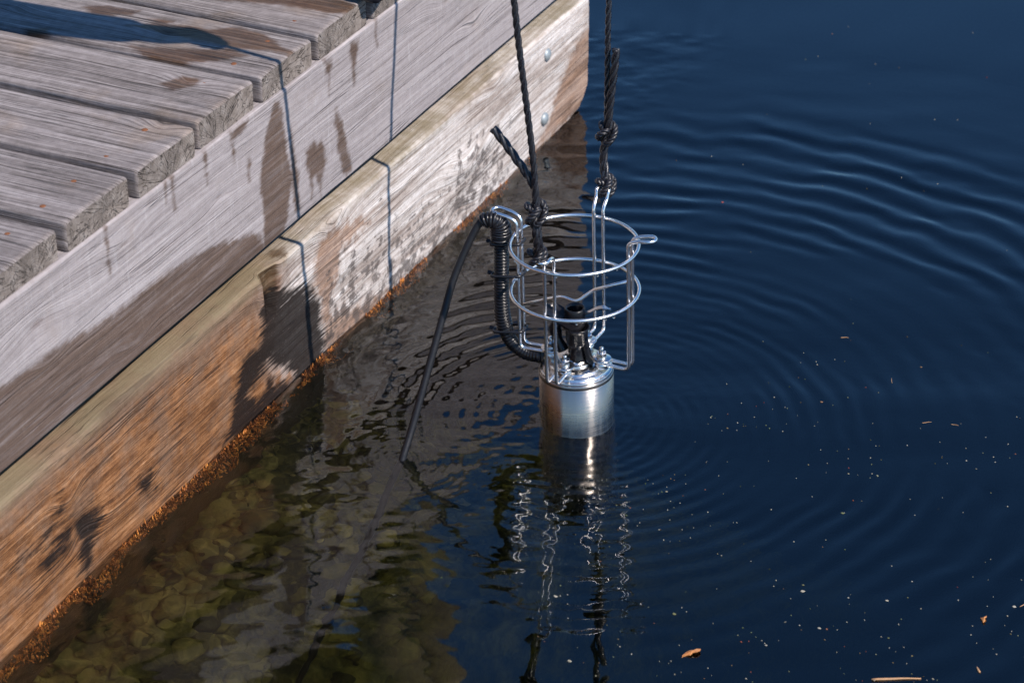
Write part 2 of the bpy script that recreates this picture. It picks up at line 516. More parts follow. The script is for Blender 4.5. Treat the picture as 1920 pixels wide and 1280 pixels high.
for i in range(len(GAPS) - 1):
    rs = np.random.default_rng(100 + i)
    g0, g1 = GAPS[i] + 0.0074, GAPS[i + 1] - 0.0074
    zt = ZTOP + rs.uniform(-0.0025, 0.002)
    xe = -0.0025 + rs.uniform(-0.003, 0.001)
    prof = rounded_rect(g0, g1, 0.4250, zt, 0.0036, 40, 9)
    xs = np.concatenate([[xe, xe - 0.0008, xe - 0.0022, xe - 0.0045], np.arange(xe - 0.009, -0.62, -0.006), np.arange(-0.66, -1.5, -0.07)])[::-1]
    n, k = len(xs), len(prof)
    Y = np.broadcast_to(prof[:, 0], (n, k)).copy(); Z = np.broadcast_to(prof[:, 1], (n, k)).copy()
    X = np.broadcast_to(xs[:, None], (n, k)).copy()
    cy = (g0 + g1) / 2
    inset = np.interp(xe - xs, [0, 0.0008, 0.0022, 0.0045], [0.0024, 0.0012, 0.0004, 0.0])[:, None]
    Y -= np.sign(Y - cy) * inset * 0.9 * (np.abs(Y - cy) > (g1 - g0) / 2 - 0.012)
    top = Z > zt - 0.012
    Z -= inset * 1.2 * sstep(zt - 0.030, zt - 0.006, Z)
    # cup, wander of the edges, raised grain and splits
    Z += top * (-0.0016 * ((Y - cy) / 0.07) ** 2 + 0.0012 * fbm(X * 6, Y * 30, 5 + i))
    Y += 0.0022 * fbm(X * 7, Z * 20 + (Y > cy) * 9, 40 + i)
    kn = [(rs.uniform(-0.45, -0.08), cy + rs.uniform(-0.045, 0.045), 0.035, 0.016, rs.choice([-1, 1]) * 0.03) for _ in range(rs.integers(1, 3))]
    if i == 6: kn = [(-0.075, -0.168, 0.03, 0.014, 0.03)]
    if i == 5: kn = [(-0.04, -0.29, 0.03, 0.016, 0.03), (-0.33, -0.36, 0.05, 0.016, -0.03)]
    g, kmask = knots_field(X, Y, kn)
    g = g + Y + 0.006 * fbm(X * 2.0, Y * 5, 60 + i) + 0.8 * Z
    Z -= top * 0.0015 * kmask
    F = {s: np.full((n, k), -1.0) for s in STAINS}
    F['knot'] = kmask * 0.9 * top; F['gloss'] = np.zeros((n, k))
    F['wet'] = np.where(Z > 0.44, union(X, Y, DECK_WET), -1.0)
    F['gv'] = np.stack([g, X, np.full_like(X, i * 3.7)], -1)
    pith = np.array([cy + rs.uniform(-0.04, 0.04), 0.425 + rs.uniform(-0.02, 0.03)])
    cap = [np.stack([V0[:, 0] - pith[0], V0[:, 1] - pith[1], np.full(k, i * 5.1)], -1) for V0 in (np.stack([Y[-1], Z[-1]], -1), np.stack([Y[0], Z[0]], -1))]
    V = np.stack([X, Y, Z], -1)
    bd = ring_sweep("deck_board", V, [MAT_DECK, MAT_END], dock, F, cap)
    for (nx, ny) in NAILS.get(i, []):
        v, f = lathe([(0.0042, -0.004), (0.0042, -0.0004), (0.003, 0.0004)], 12, (nx, ny, zt - 0.0002 - 0.0016 * ((ny - cy) / 0.07) ** 2))
        MB().add(v, f).build("nail_head", MAT_RUST, bd)

FASCIA_WET = [
    [(-0.085, 0.419), (-0.069, 0.404), (-0.063, 0.357), (-0.05, 0.298), (-0.066, 0.251), (-0.078, 0.224), (-0.131, 0.224), (-0.128, 0.28), (-0.13, 0.334), (-0.112, 0.378)],
    [(-0.049, 0.366), (-0.037, 0.315), (-0.035, 0.244), (-0.048, 0.246), (-0.053, 0.299)],
    [(-0.011, 0.315), (0.009, 0.322), (0.017, 0.313), (0.03, 0.314), (0.041, 0.281), (0.029, 0.263), (0.017, 0.256), (0.008, 0.272), (-0.003, 0.267), (-0.015, 0.298)],
    [(0.069, 0.343), (0.081, 0.33), (0.097, 0.28), (0.109, 0.234), (0.087, 0.238), (0.071, 0.291)],
    [(0.045, 0.423), (0.065, 0.416), (0.06, 0.39), (0.052, 0.399)],
    [(0.114, 0.42), (0.139, 0.414), (0.131, 0.383), (0.119, 0.379)],
    [(-0.157, 0.368), (-0.151, 0.365), (-0.154, 0.337), (-0.159, 0.339)],
    [(-0.197, 0.422), (-0.151, 0.423), (-0.157, 0.412), (-0.196, 0.406)],
    [(-0.135, 0.249), (-0.161, 0.265), (-0.25, 0.292), (-0.324, 0.302), (-0.396, 0.308), (-0.489, 0.309), (-0.586, 0.324), (-0.648, 0.329), (-0.699, 0.333), (-0.887, 0.348), (-1.3, 0.35), (-1.3, 0.2), (-0.716, 0.2), (-0.11, 0.2)],
]

rsd = np.random.default_rng(4)
for dy_, zt_, ln_ in ((-0.118, 0.30, 0.07), (-0.10, 0.30, 0.08), (0.000, 0.275, 0.035), (0.022, 0.272, 0.045), (0.094, 0.25, 0.021), (0.056, 0.40, 0.03), (0.124, 0.39, 0.035), (-0.19, 0.42, 0.04), (-0.33, 0.424, 0.05), (-0.345, 0.424, 0.03), (-0.255, 0.424, 0.045), (0.19, 0.424, 0.05), (-0.475, 0.424, 0.06)):
    w_ = rsd.uniform(0.0018, 0.0035)
    FASCIA_WET.append([(dy_ - w_, zt_), (dy_ + w_, zt_), (dy_ + w_ * 0.6, zt_ - ln_ * 0.7), (dy_, zt_ - ln_), (dy_ - w_ * 0.7, zt_ - ln_ * 0.7)])

def front_profile(z0, z1, x0, x1, r, step):
    """ring in (x, z): front face at x1 finely divided, rounded front arrises"""
    pts = []
    for t in np.linspace(0, 1, 7):
        a = PI / 2 - t * PI / 2
        pts.append((x1 - r + r * math.cos(a), z1 - r + r * math.sin(a)))
    nz = int((z1 - z0 - 2 * r) / step)
    for t in np.linspace(0, 1, nz)[1:-1]: pts.append((x1, z1 - r + (z0 - z1 + 2 * r) * t))
    for t in np.linspace(0, 1, 5):
        a = -t * PI / 2
        pts.append((x1 - r + r * math.cos(a), z0 + r + r * math.sin(a)))
    pts += [(x0, z0), (x0, z1)]
    for t in np.linspace(0, 1, 14)[1:-1]: pts.append((x0 + (x1 - r - x0) * t, z1))
    return np.array(pts)

ystat = np.concatenate([np.arange(-1.13, -0.84, 0.02), np.arange(-0.83, 0.90, 0.003), [0.905, 0.909, 0.911]])

# fascia board
prof = front_profile(0.2295, 0.4245, -0.047, 0.0, 0.003, 0.003)
n, k = len(ystat), len(prof)
X = np.broadcast_to(prof[:, 0], (n, k)).copy(); Z = np.broadcast_to(prof[:, 1], (n, k)).copy(); Y = np.broadcast_to(ystat[:, None], (n, k)).copy()
FK = [(0.405, 0.372, 0.06, 0.018, 0.035), (-0.621, 0.372, 0.07, 0.024, -0.03), (-0.602, 0.318, 0.03, 0.008, 0.02), (-0.433, 0.254, 0.03, 0.009, 0.02),
      (-0.04, 0.292, 0.02, 0.011, 0.016), (0.49, 0.30, 0.04, 0.012, 0.02), (-0.23, 0.35, 0.05, 0.01, -0.015), (-0.44, 0.385, 0.05, 0.013, 0.02)]
g, kmask = knots_field(Y, Z, FK)
g = g + Z + 0.006 * fbm(Y * 1.6, Z * 6, 9) + X
X += np.where(X > -0.01, 0.0016 * fbm(Y * 5, Z * 14, 21) - 0.001 * kmask, 0)
Z += np.where(Z > 0.41, 0.0012 * fbm(Y * 14, Z, 22), 0)
F = {s: np.full((n, k), -1.0) for s in STAINS}
F['knot'] = kmask * 0.95; F['gloss'] = np.zeros((n, k))
F['wet'] = np.where(X > -0.006, union(Y + 0.004 * fbm(Y * 30, Z * 60, 33), Z, FASCIA_WET), -1.0)
F['gv'] = np.stack([g, Y, np.full_like(Y, 2.3)], -1)
cap = [np.stack([prof[:, 0] + 0.1, prof[:, 1] - 0.35, np.full(k, 1.0)], -1)] * 2
fascia = ring_sweep("fascia_board", np.stack([X, Y, Z], -1), [MAT_FASCIA, MAT_END], dock, F, cap)

# lower beam
BO = [(-1.3, 0.2), (-0.957, 0.19), (-0.724, 0.172), (-0.508, 0.160), (-0.264, 0.150), (-0.172, 0.146), (-0.135, 0.111), (-0.18, 0.071), (-0.057, 0.013), (-0.087, -0.03), (-0.282, -0.2), (-1.3, -0.2)]
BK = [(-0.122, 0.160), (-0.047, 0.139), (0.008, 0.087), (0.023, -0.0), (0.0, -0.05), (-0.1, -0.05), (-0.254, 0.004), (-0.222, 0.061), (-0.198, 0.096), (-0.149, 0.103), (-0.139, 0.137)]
BH = [(-0.14, 0.057), (-0.112, 0.05), (-0.075, 0.012), (-0.092, 0.008), (-0.134, 0.036), (-0.171, 0.017), (-0.183, 0.04)]
KN = [[(-0.566 + 0.024 * math.cos(a), 0.070 + 0.026 * math.sin(a)) for a in np.linspace(0, 2 * PI, 14, endpoint=False)],
      [(-0.582, 0.055), (-0.556, 0.055), (-0.560, 0.012), (-0.570, 0.002), (-0.578, 0.010)],
      [(-0.612, 0.142), (-0.607, 0.142), (-0.615, 0.108), (-0.640, 0.098), (-0.66, 0.100), (-0.62, 0.112)],
      [(-0.59, 0.088), (-0.60, 0.075), (-0.66, 0.090), (-0.72, 0.104), (-0.66, 0.096)], [(-0.60, 0.066), (-0.605, 0.058), (-0.67, 0.072), (-0.70, 0.082)]]
BS = [(-0.463, 0.072), (-0.428, 0.063), (-0.419, 0.038), (-0.455, 0.044)]
BM = [(0.02, 0.09), (0.194, 0.085), (0.397, 0.05), (0.435, 0.107), (0.507, 0.111), (0.62, 0.044), (0.562, -0.023), (0.432, -0.03), (0.224, -0.03), (0.02, -0.02)]
BE = [(0.926, 0.148), (0.831, 0.111), (0.791, 0.072), (0.76, 0.033), (0.7, 0.004), (0.931, -0.005)]
BG = [(-0.145, 0.200), (-0.092, 0.190), (-0.091, 0.169), (-0.112, 0.124), (-0.133, 0.126), (-0.133, 0.174)]
BR = [(0.015, 0.175), (0.135, 0.157), (0.15, 0.134), (0.072, 0.13), (0.03, 0.05), (0.2, 0.0), (0.1, -0.03), (0.02, 0.0), (0.008, 0.087), (-0.012, 0.114)]
prof = front_profile(-0.16, 0.191, -0.15, 0.0, 0.006, 0.003)
n, k = len(ystat), len(prof)
X = np.broadcast_to(prof[:, 0], (n, k)).copy(); Z = np.broadcast_to(prof[:, 1], (n, k)).copy(); Y = np.broadcast_to(ystat[:, None], (n, k)).copy()
# the far lower corner is sawn off and worn
lift = np.interp(ystat, [0.55, 0.70, 0.88, 0.911], [0.0, 0.145, 0.165, 0.195])[:, None]
Z = np.where(Z < 0.06, np.maximum(Z, -0.16 + lift), Z)
BKNOTS = [(-0.60, 0.128, 0.030, 0.016, 0.026), (-0.568, 0.066, 0.040, 0.022, -0.03), (-0.115, 0.155, 0.04, 0.022, 0.03), (0.055, 0.172, 0.05, 0.014, 0.03),
          (0.455, 0.085, 0.09, 0.03, 0.05), (0.555, 0.172, 0.05, 0.011, 0.02), (0.43, 0.03, 0.05, 0.02, -0.03), (-0.43, 0.05, 0.022, 0.010, 0.012)]
g, kmask = knots_field(Y, Z, BKNOTS)
g = g + Z + 0.006 * fbm(Y * 1.8, Z * 6, 77) + 0.7 * X
front = X > -0.012
dx = 0.0028 * fbm(Y * 5, Z * 18, 31) + 0.0012 * fbm(Y * 18, Z * 90, 32)
gouge = sstep(-0.004, 0.012, poly_sdf(Y, Z, BG))
dx -= 0.011 * gouge
dx += 0.004 * np.exp(-(((Y + 0.60) / 0.02) ** 2 + ((Z - 0.125) / 0.022) ** 2)) - 0.005 * np.exp(-(((Y + 0.575) / 0.022) ** 2 + ((Z - 0.07) / 0.02) ** 2))
dx += 0.004 * np.exp(-(((Y - 0.455) / 0.05) ** 2 + ((Z - 0.09) / 0.03) ** 2))
X += np.where(front, dx, 0)
Z += np.where((prof[:, 1] > 0.185)[None] & (X > -0.14), 0.0022 * fbm(Y * 7, X * 12, 35) + 0.0008 * fbm(Y * 40, X * 60, 36), 0)
F = {s: np.full((n, k), -1.0) for s in STAINS}
F['knot'] = kmask * 0.7
F['pale'] = np.where(True, (Y + 0.11) * 0.8, 0)
F['org'] = np.maximum(poly_sdf(Y, Z, BO), np.where(Z < 0.0, 0.03, -1))
F['rust'] = np.maximum(union(Y, Z, [BE, BR]), poly_sdf(Y, Z, BG) * 0.5)
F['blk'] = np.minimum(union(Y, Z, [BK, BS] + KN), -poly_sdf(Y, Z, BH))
F['blk'] = np.where(Z < -0.01, -1, F['blk'])
F['mott'] = np.clip(poly_sdf(Y, Z, BM), -0.5, 0.03)
F['grn'] = np.where(X < -0.004, 0.012, (Z - 0.184) - 0.01 * sstep(0.2, 0.8, Y))
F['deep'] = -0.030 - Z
F['wet'] = np.where(Z > 0.19, union(Y, X, [[(-0.09, -0.02), (-0.07, -0.004), (-0.05, -0.02), (-0.07, -0.03)]]), np.minimum(poly_sdf(Y, Z, BG), 0.004))
F['gloss'] = np.clip(sstep(0.14, 0.03, Z) * sstep(0.10, -0.12, Y), 0, 1) * 0.9 + 0.8 * sstep(0.02, 0.0, Z)
F['gloss'] = np.clip(F['gloss'], 0, 1)
F['gv'] = np.stack([g, Y, np.full_like(Y, 8.1)], -1)
cap = [np.stack([prof[:, 0] + 0.07, prof[:, 1] - 0.05, np.full(k, 3.0)], -1)] * 2
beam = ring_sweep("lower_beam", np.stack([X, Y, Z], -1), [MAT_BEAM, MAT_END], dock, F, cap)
for by, bz in ((0.748, 0.1505), (0.740, 0.0440)):
    v, f = lathe([(0.0105, -0.012), (0.0105, 0.001), (0.009, 0.0034), (0.005, 0.0052), (0.0012, 0.0058)], 24, (0.0005, by, bz), (1, 0, 0))
    MB().add(v, f).build("bolt_head", MAT_ZINC, beam)

# joists that carry the boards, and the posts under the beam
for jx in (-0.20, -0.65, -1.10):
    v = np.array([(x, y, z) for x in (jx - 0.024, jx + 0.024) for y in (-1.12, 0.89) for z in (0.235, 0.4255)])
    f = [(0, 1, 3, 2), (4, 6, 7, 5), (0, 4, 5, 1), (2, 3, 7, 6), (0, 2, 6, 4), (1, 5, 7, 3)]
    MB().add(v, f).build("joist", MAT_DARKWOOD, dock, smooth=False)
for py in (-0.95, 0.62):
    v, f = lathe([(0.075, -2.2), (0.072, 0.2), (0.07, 0.42)], 24, (-0.32, py, 0))
    MB().add(v, f).build("post", MAT_DARKWOOD, dock)
# ------------------------------------------------------------------ water
PX, PY = 0.385, 0.0            # the pump's axis
CXW, CYW = 0.221, -0.182       # where the cable enters

def chirp(r, seed, x, y, ph=0.0):
    lam = 0.0125 + 0.060 * np.clip(r / 0.95, 0, 2) ** 1.15
    rr = np.linspace(0.0, 4.0, 4000)
    ll = 0.0125 + 0.060 * np.clip(rr / 0.95, 0, 2) ** 1.15
    phs = np.concatenate([[0], np.cumsum(2 * PI / ll[:-1] * np.diff(rr))])
    p = np.interp(r, rr, phs)
    wob = 3.2 * fbm(x * 5, y * 5, seed, 3) + 1.2 * vnoise(x * 22, y * 22, seed + 5) + ph
    return lam / (2 * PI) * np.sin(p + wob)

def water_h(x, y):
    dx, dy = x - PX, y - PY
    r = np.hypot(dx, dy); th = np.arctan2(dy, dx)
    # rings spread from the pump; the lee side towards the camera is calmer
    ang = 0.72 + 0.28 * np.cos(th - 1.3)
    patch = 0.15 + 1.35 * np.clip(0.5 + 1.9 * fbm(x * 6.0, y * 6.0, 3, 4), 0, 1)
    slope = np.interp(r, [0.0, 0.05, 0.07, 0.20, 0.42, 0.60, 0.84, 0.93, 1.02, 1.12], [0.06, 0.085, 0.105, 0.090, 0.080, 0.078, 0.085, 0.070, 0.020, 0.0])
    lee = sstep(-0.55, 0.35, np.cos(th - 1.25))                     # the rings die early on the near side
    slope = slope * (lee + (1 - lee) * np.interp(r, [0, 0.16, 0.42, 0.6], [1, 0.95, 0.35, 0.10]))
    h = slope * ang * patch * chirp(r, 11, x, y)
    ro = np.hypot(x - PX - 0.02, y - PY - 0.05)
    h = h + 0.35 * slope * np.clip(0.5 + 1.6 * fbm(x * 3.1, y * 3.1, 8, 3), 0, 1) * chirp(ro, 13, x, y, 2.0)
    # the same rings thrown back by the dock
    r2 = np.hypot(x + PX, dy)
    h = h + 0.012 * np.exp(-x / 0.5) * np.interp(r2, [0.3, 0.4, 0.9, 1.1], [0.4, 1, 1, 0]) * chirp(r2, 12, x, y, 1.3)
    # rings round the cable
    r3 = np.hypot(x - CXW, y - CYW)
    h = h + 0.045 * np.exp(-r3 / 0.09) * 0.011 / (2 * PI) * np.sin(2 * PI * r3 / 0.011 + 2 * fbm(x * 20, y * 20, 14, 2))
    # cross chop between pump and dock, stretched across the view
    u = 0.906 * x + 0.424 * y; w = -0.424 * x + 0.906 * y
    m = sstep(0.62, 0.18, x) * sstep(0.62, 0.2, y) + 0.10
    h = h + m * (0.0009 * fbm(u * 13, w * 24, 15, 3) + 0.00030 * vnoise(u * 42, w * 80, 16))
    nd = sstep(0.16, 0.02, x)
    h = h + nd * (0.0016 * vnoise(x * 38, y * 30, 23) + 0.0009 * vnoise(x * 85, y * 70, 24))
    fr = np.exp(-((u - 0.30) / 0.14) ** 2) * sstep(0.05, -0.1, w) * sstep(-0.75, -0.3, w)
    h = h + fr * (0.0007 * vnoise(u * 30, w * 55, 18) + 0.0004 * vnoise(u * 70, w * 110, 19))
    h = h + 0.0026 * vnoise(u * 3.2, w * 6.5, 17) + 0.0008 * vnoise(u * 9, w * 17, 20)
    # a small meniscus at the pump body
    h = h + 0.0012 * np.exp(-np.clip(r - 0.049, 0, 1) / 0.0035)
    return h

NA = 900
rad = np.concatenate([[0.0015], np.arange(0.004, 0.40, 0.0024), np.arange(0.40, 1.30, 0.0036), 1.30 * 1.045 ** np.arange(1, 150)])
th = np.linspace(0, 2 * PI, NA, endpoint=False)
RR, TT = np.meshgrid(rad, th, indexing='ij')
WX = PX + RR * np.cos(TT); WY = PY + RR * np.sin(TT)
WZ = water_h(WX, WY) * np.interp(RR, [0, 1.4, 2.6], [1, 1, 0.35])
idx = np.arange(len(rad) * NA).reshape(len(rad), NA)
q = np.stack([idx[:-1], idx[1:], np.roll(idx, -1, 1)[1:], np.roll(idx, -1, 1)[:-1]], -1).reshape(-1, 4)
wm = bpy.data.meshes.new("lake_water")
vv = np.stack([WX, WY, WZ], -1).reshape(-1, 3)
wm.vertices.add(len(vv)); wm.vertices.foreach_set('co', vv.astype(np.float32).ravel())
wm.loops.add(q.size); wm.loops.foreach_set('vertex_index', q.ravel().astype(np.int32))
wm.polygons.add(len(q)); wm.polygons.foreach_set('loop_start', np.arange(0, q.size, 4, dtype=np.int32))
wm.polygons.foreach_set('use_smooth', np.ones(len(q), bool))
wm.update(calc_edges=True); wm.validate()
mw = NT("lake_water")
mw.set(Base_Color=(1.0, 1.0, 1.0), Roughness=0.0, IOR=1.6)
mw.b.inputs['Transmission Weight'].default_value = 1.0
va = mw.node('ShaderNodeVolumeAbsorption', {'Color': (0.58, 0.64, 0.42, 1), 'Density': 3.4})
mw.t.links.new(va.outputs[0], mw.out.inputs['Volume'])
wm.materials.append(mw.mat)
water = tag(bpy.data.objects.new("lake_water", wm), kind='structure')
water['label'] = "dark blue lake water with rings spreading from the pump"
COL.objects.link(water)

# ------------------------------------------------------------------ lake bed
mbed = NT("lake_bed")
nb = mbed.noise(mbed.obj(), 16, 6, 0.68)
nb2 = mbed.noise(mbed.obj(), 5.5, 3, 0.55)
nb = mbed.math('ADD', mbed.math('MULTIPLY', nb, 0.6), mbed.math('MULTIPLY', nb2, 0.4))
mbed.set(Base_Color=mbed.ramp(nb, [(0.42, (0.014, 0.011, 0.005)), (0.50, (0.10, 0.075, 0.028)), (0.60, (0.26, 0.19, 0.08))]), Roughness=0.9, Normal=mbed.bump(nb, 1.0, 0.02))
gx = np.concatenate([-60 * 1.12 ** -np.arange(0, 33), np.arange(-1.4, 2.6, 0.05), 2.6 * 1.12 ** np.arange(0, 36)])
gx = np.unique(np.round(gx, 4)); gy = gx
GX, GY = np.meshgrid(gx, gy, indexing='ij')
far = np.maximum(np.maximum(GX, 0) * 1.0, 0.75 * (GY + 0.10))      # the shelf falls away from the dock and towards its far end
GZ = np.interp(far, [0.0, 0.10, 0.30, 0.9, 3.0, 60], [-0.33, -0.38, -0.66, -2.6, -5.0, -9.0]) + 0.13 * fbm(GX * 6, GY * 6, 50)
idx = np.arange(GX.size).reshape(GX.shape)
q = np.stack([idx[:-1, :-1], idx[1:, :-1], idx[1:, 1:], idx[:-1, 1:]], -1).reshape(-1, 4)
bed = MB().add(np.stack([GX, GY, GZ], -1).reshape(-1, 3), q).build("lake_bed", mbed.mat)
tag(bed, kind='structure')

# stones lying on the shelf beside the dock
mst = NT("algae_coated_stone")
nst = mst.noise(mst.obj(), 38, 5, 0.65)
sti = mst.attr('tint')
mst.set(Base_Color=mst.mix(mst.mrange(nst, 0.38, 0.62), mst.ramp(sti, [(0.0, (0.018, 0.014, 0.005)), (0.5, (0.08, 0.060, 0.020)), (1.0, (0.18, 0.135, 0.055))]), mst.ramp(sti, [(0.0, (0.05, 0.036, 0.012)), (0.5, (0.18, 0.125, 0.042)), (1.0, (0.36, 0.26, 0.115))])), Roughness=0.75, Normal=mst.bump(nst, 0.8, 0.006))
rs = np.random.default_rng(33)
sb_ = MB(); stint = []
ua = np.linspace(0, 2 * PI, 9, endpoint=False)
for _ in range(1900):
    x = rs.uniform(-0.25, 0.42); y = rs.uniform(-1.15, 0.45)
    fr_ = max(max(x, 0), 0.75 * (y + 0.10))
    if fr_ > 0.24 + rs.uniform(-0.08, 0.05): continue
    z = float(np.interp(fr_, [0.0, 0.10, 0.30, 0.9], [-0.33, -0.38, -0.66, -2.6])) + 0.13 * float(fbm(np.array([x * 6]), np.array([y * 6]), 50)[0])
    s_ = rs.uniform(0.005, 0.021) * (1 + (rs.random() < 0.12) * 0.8)
    el = rs.uniform(0.55, 1.0); fl = rs.uniform(0.35, 0.7); a0 = rs.uniform(0, 2 * PI)
    rows = []
    for lat in (-0.9, -0.3, 0.35, 0.8):
        rr2 = s_ * math.sqrt(1 - lat * lat) * (1 + rs.normal(0, 0.10, 9))
        px_ = rr2 * np.cos(ua); py_ = rr2 * np.sin(ua) * el
        rows.append(np.column_stack([px_ * math.cos(a0) - py_ * math.sin(a0), px_ * math.sin(a0) + py_ * math.cos(a0), np.full(9, s_ * fl * lat) + rs.normal(0, 0.05 * s_, 9)]))
    v = np.vstack(rows + [[[0, 0, s_ * fl]]]) + (x, y, z + s_ * fl * 0.45)
    f = [(i * 9 + j, i * 9 + (j + 1) % 9, (i + 1) * 9 + (j + 1) % 9, (i + 1) * 9 + j) for i in range(3) for j in range(9)] + [(27 + j, 27 + (j + 1) % 9, 36) for j in range(9)]
    sb_.add(v, f); stint += [rs.random()] * len(v)
stones = sb_.build("lake_bed_stones", mst.mat)
set_attr(stones.data, 'tint', stint)
tag(stones, "murky olive brown stones on the lake bed beside the dock", "stones", kind='stuff')

# ------------------------------------------------------------------ algae on the wet foot of the beam
malg = NT("rust_orange_algae")
na = malg.noise(malg.obj(), 45, 4, 0.6)
malg.set(Base_Color=malg.ramp(na, [(0.34, (0.035, 0.014, 0.004)), (0.5, (0.33, 0.10, 0.014)), (0.64, (0.58, 0.23, 0.04))]), Roughness=0.6)
rs = np.random.default_rng(5)
ab = MB()
ico = np.array([(0, 0, 1), (0.9, 0, 0.1), (0.2, 0.85, 0), (-0.75, 0.5, 0.05), (-0.7, -0.55, 0), (0.3, -0.9, 0.1), (0, 0, -1)], float)
icf = [(0, 1, 2), (0, 2, 3), (0, 3, 4), (0, 4, 5), (0, 5, 1), (6, 2, 1), (6, 3, 2), (6, 4, 3), (6, 5, 4), (6, 1, 5)]
for _ in range(10000):
    y = rs.uniform(-1.0, 0.70); d = rs.random() ** 1.8 * (0.02 + 0.07 * max(0.0, 0.5 + 1.2 * float(vnoise(np.array([y * 16]), np.array([3.3]), 92)[0])))
    z = -0.004 - d
    if vnoise(np.array([y * 11]), np.array([d * 20]), 91)[0] < -0.08: continue
    s = rs.uniform(0.0008, 0.0022)
    sc = np.array([s * rs.uniform(0.5, 1.0), s * rs.uniform(0.6, 1.3), s * rs.uniform(1.2, 5.0)])
    a = rs.uniform(0, 2 * PI); ca, sa = math.cos(a), math.sin(a)
    v = (ico + rs.normal(0, 0.16, ico.shape)) @ np.array([[ca, sa, 0], [-sa, ca, 0], [0, 0, 1]]) * sc
    ab.add(v + (0.001 + rs.random() ** 2 * 0.007, y, z), icf)
alg = ab.build("algae_fringe", malg.mat, None, smooth=True)
tag(alg, "fringe of rust orange algae clinging to the submerged foot of the lower beam", "algae", kind='stuff')

# ------------------------------------------------------------------ floating specks
msp = NT("pollen_and_seed_flecks")
oi = msp.attr('tint')
msp.set(Base_Color=msp.ramp(oi, [(0.0, (0.40, 0.37, 0.30)), (0.5, (0.24, 0.22, 0.16)), (0.7, (0.09, 0.12, 0.045)), (0.92, (0.20, 0.10, 0.05)), (1.0, (0.25, 0.04, 0.025))]), Roughness=0.8)
rs = np.random.default_rng(9)
sp = MB(); tint = []
n = 0
cnt = 0
while cnt < 640:
    if rs.random() < 0.85:
        a, b = rs.random(), rs.random()
        # in front of and beside the pump, thinning towards it
        x = 0.50 + a * 0.75; y = -0.50 + b * 0.95
        w = (-0.424 * (x - PX) + 0.906 * y)
        if rs.random() > sstep(0.42, -0.25, w) + 0.05 or (x - 0.38) * 1.2 + 0.2 * rs.random() < -w * 0.25: continue
    else:
        x = rs.uniform(0.2, 1.3); y = rs.uniform(-0.4, 1.6)
        if math.hypot(x - PX, y) < 0.15: continue
    if rs.random() < 0.75 and float(fbm(np.array([x * 7]), np.array([y * 7]), 71, 3)[0]) < 0.05: continue
    s = rs.uniform(0.0004, 0.0011) * (1 + (rs.random() < 0.10) * rs.uniform(0.6, 1.8))
    m = 6
    a = np.linspace(0, 2 * PI, m, endpoint=False) + rs.uniform(0, 1)
    rr_ = s * rs.uniform(0.6, 1.3, m)
    el = rs.uniform(0.5, 1.0)
    base = np.stack([rr_ * np.cos(a), rr_ * np.sin(a) * el, np.zeros(m)], -1)
    z0 = float(water_h(np.array([x]), np.array([y]))[0])
    v = np.vstack([base + (x, y, z0 - 0.0003), base * 0.8 + (x, y, z0 + 0.0006)])
    f = [tuple(range(m, 2 * m))] + [(i, (i + 1) % m, m + (i + 1) % m, m + i) for i in range(m)]
    sp.add(v, f); tint += [rs.random()] * len(v); cnt += 1
spk = sp.build("floating_specks", msp.mat, None, smooth=False)
set_attr(spk.data, 'tint', tint)
tag(spk, "scatter of tiny pale pollen and seed specks floating on dark water", "specks", kind='stuff')

# floating leaves and twigs
mleaf = NT("dry_orange_leaf")
nl = mleaf.noise(mleaf.obj(), 160, 4)
mleaf.set(Base_Color=mleaf.ramp(nl, [(0.3, (0.30, 0.10, 0.03)), (0.6, (0.62, 0.27, 0.09))]), Roughness=0.6, Normal=mleaf.bump(nl, 0.5, 0.001))
mtw = simple("dry_straw", (0.42, 0.24, 0.12), 0.75, var=0.35, scale=200)

def water_z(x, y):
    return float(water_h(np.array([x]), np.array([y]))[0])

def leaf(x, y, outline, rot, s, label):
    o = np.array(outline, float) * s
    c, sn = math.cos(rot), math.sin(rot)
    o = o @ np.array([[c, sn], [-sn, c]])
    n = len(o); z = water_z(x, y) + 0.0012
    lift = 0.0016 * np.sin(o[:, 0] / s * 2.5) + 0.0010 * np.cos(o[:, 1] / s * 3)
    top = np.column_stack([o, lift + 0.0008]); bot = np.column_stack([o * 0.97, lift])
    v = np.vstack([top, bot, [[0, 0, 0.0030]]])
    f = [(i, (i + 1) % n, 2 * n) for i in range(n)] + [(n + i, i, (i + 1) % n, n + (i + 1) % n)[::-1] for i in range(n)] + [tuple(range(2 * n - 1, n - 1, -1))]
    ob = MB().add(v, f).build("floating_leaf", mleaf.mat, None, smooth=False)
    ob.location = (x, y, z)
    tag(ob, label, "leaf", "dry leaf scraps on the water")
leaf(0.709, -0.409, [(-1.1, -0.5), (-0.6, -0.25), (-0.2, -0.45), (0.1, -0.2), (0.5, -0.25), (0.9, 0.05), (1.0, 0.4), (0.6, 0.55), (0.3, 0.35), (-0.1, 0.45), (-0.5, 0.2), (-0.9, -0.1)], 0.55, 0.0115, "ragged orange leaf scrap floating alone, the larger one on the water")
leaf(0.993, -0.202, [(-0.7, -0.8), (-0.2, -0.7), (0.0, -0.2), (0.5, 0.0), (0.9, 0.5), (0.5, 0.6), (0.1, 0.35), (-0.3, 0.5), (-0.4, 0.0)], 0.9, 0.0075, "small forked orange leaf scrap floating on the water")

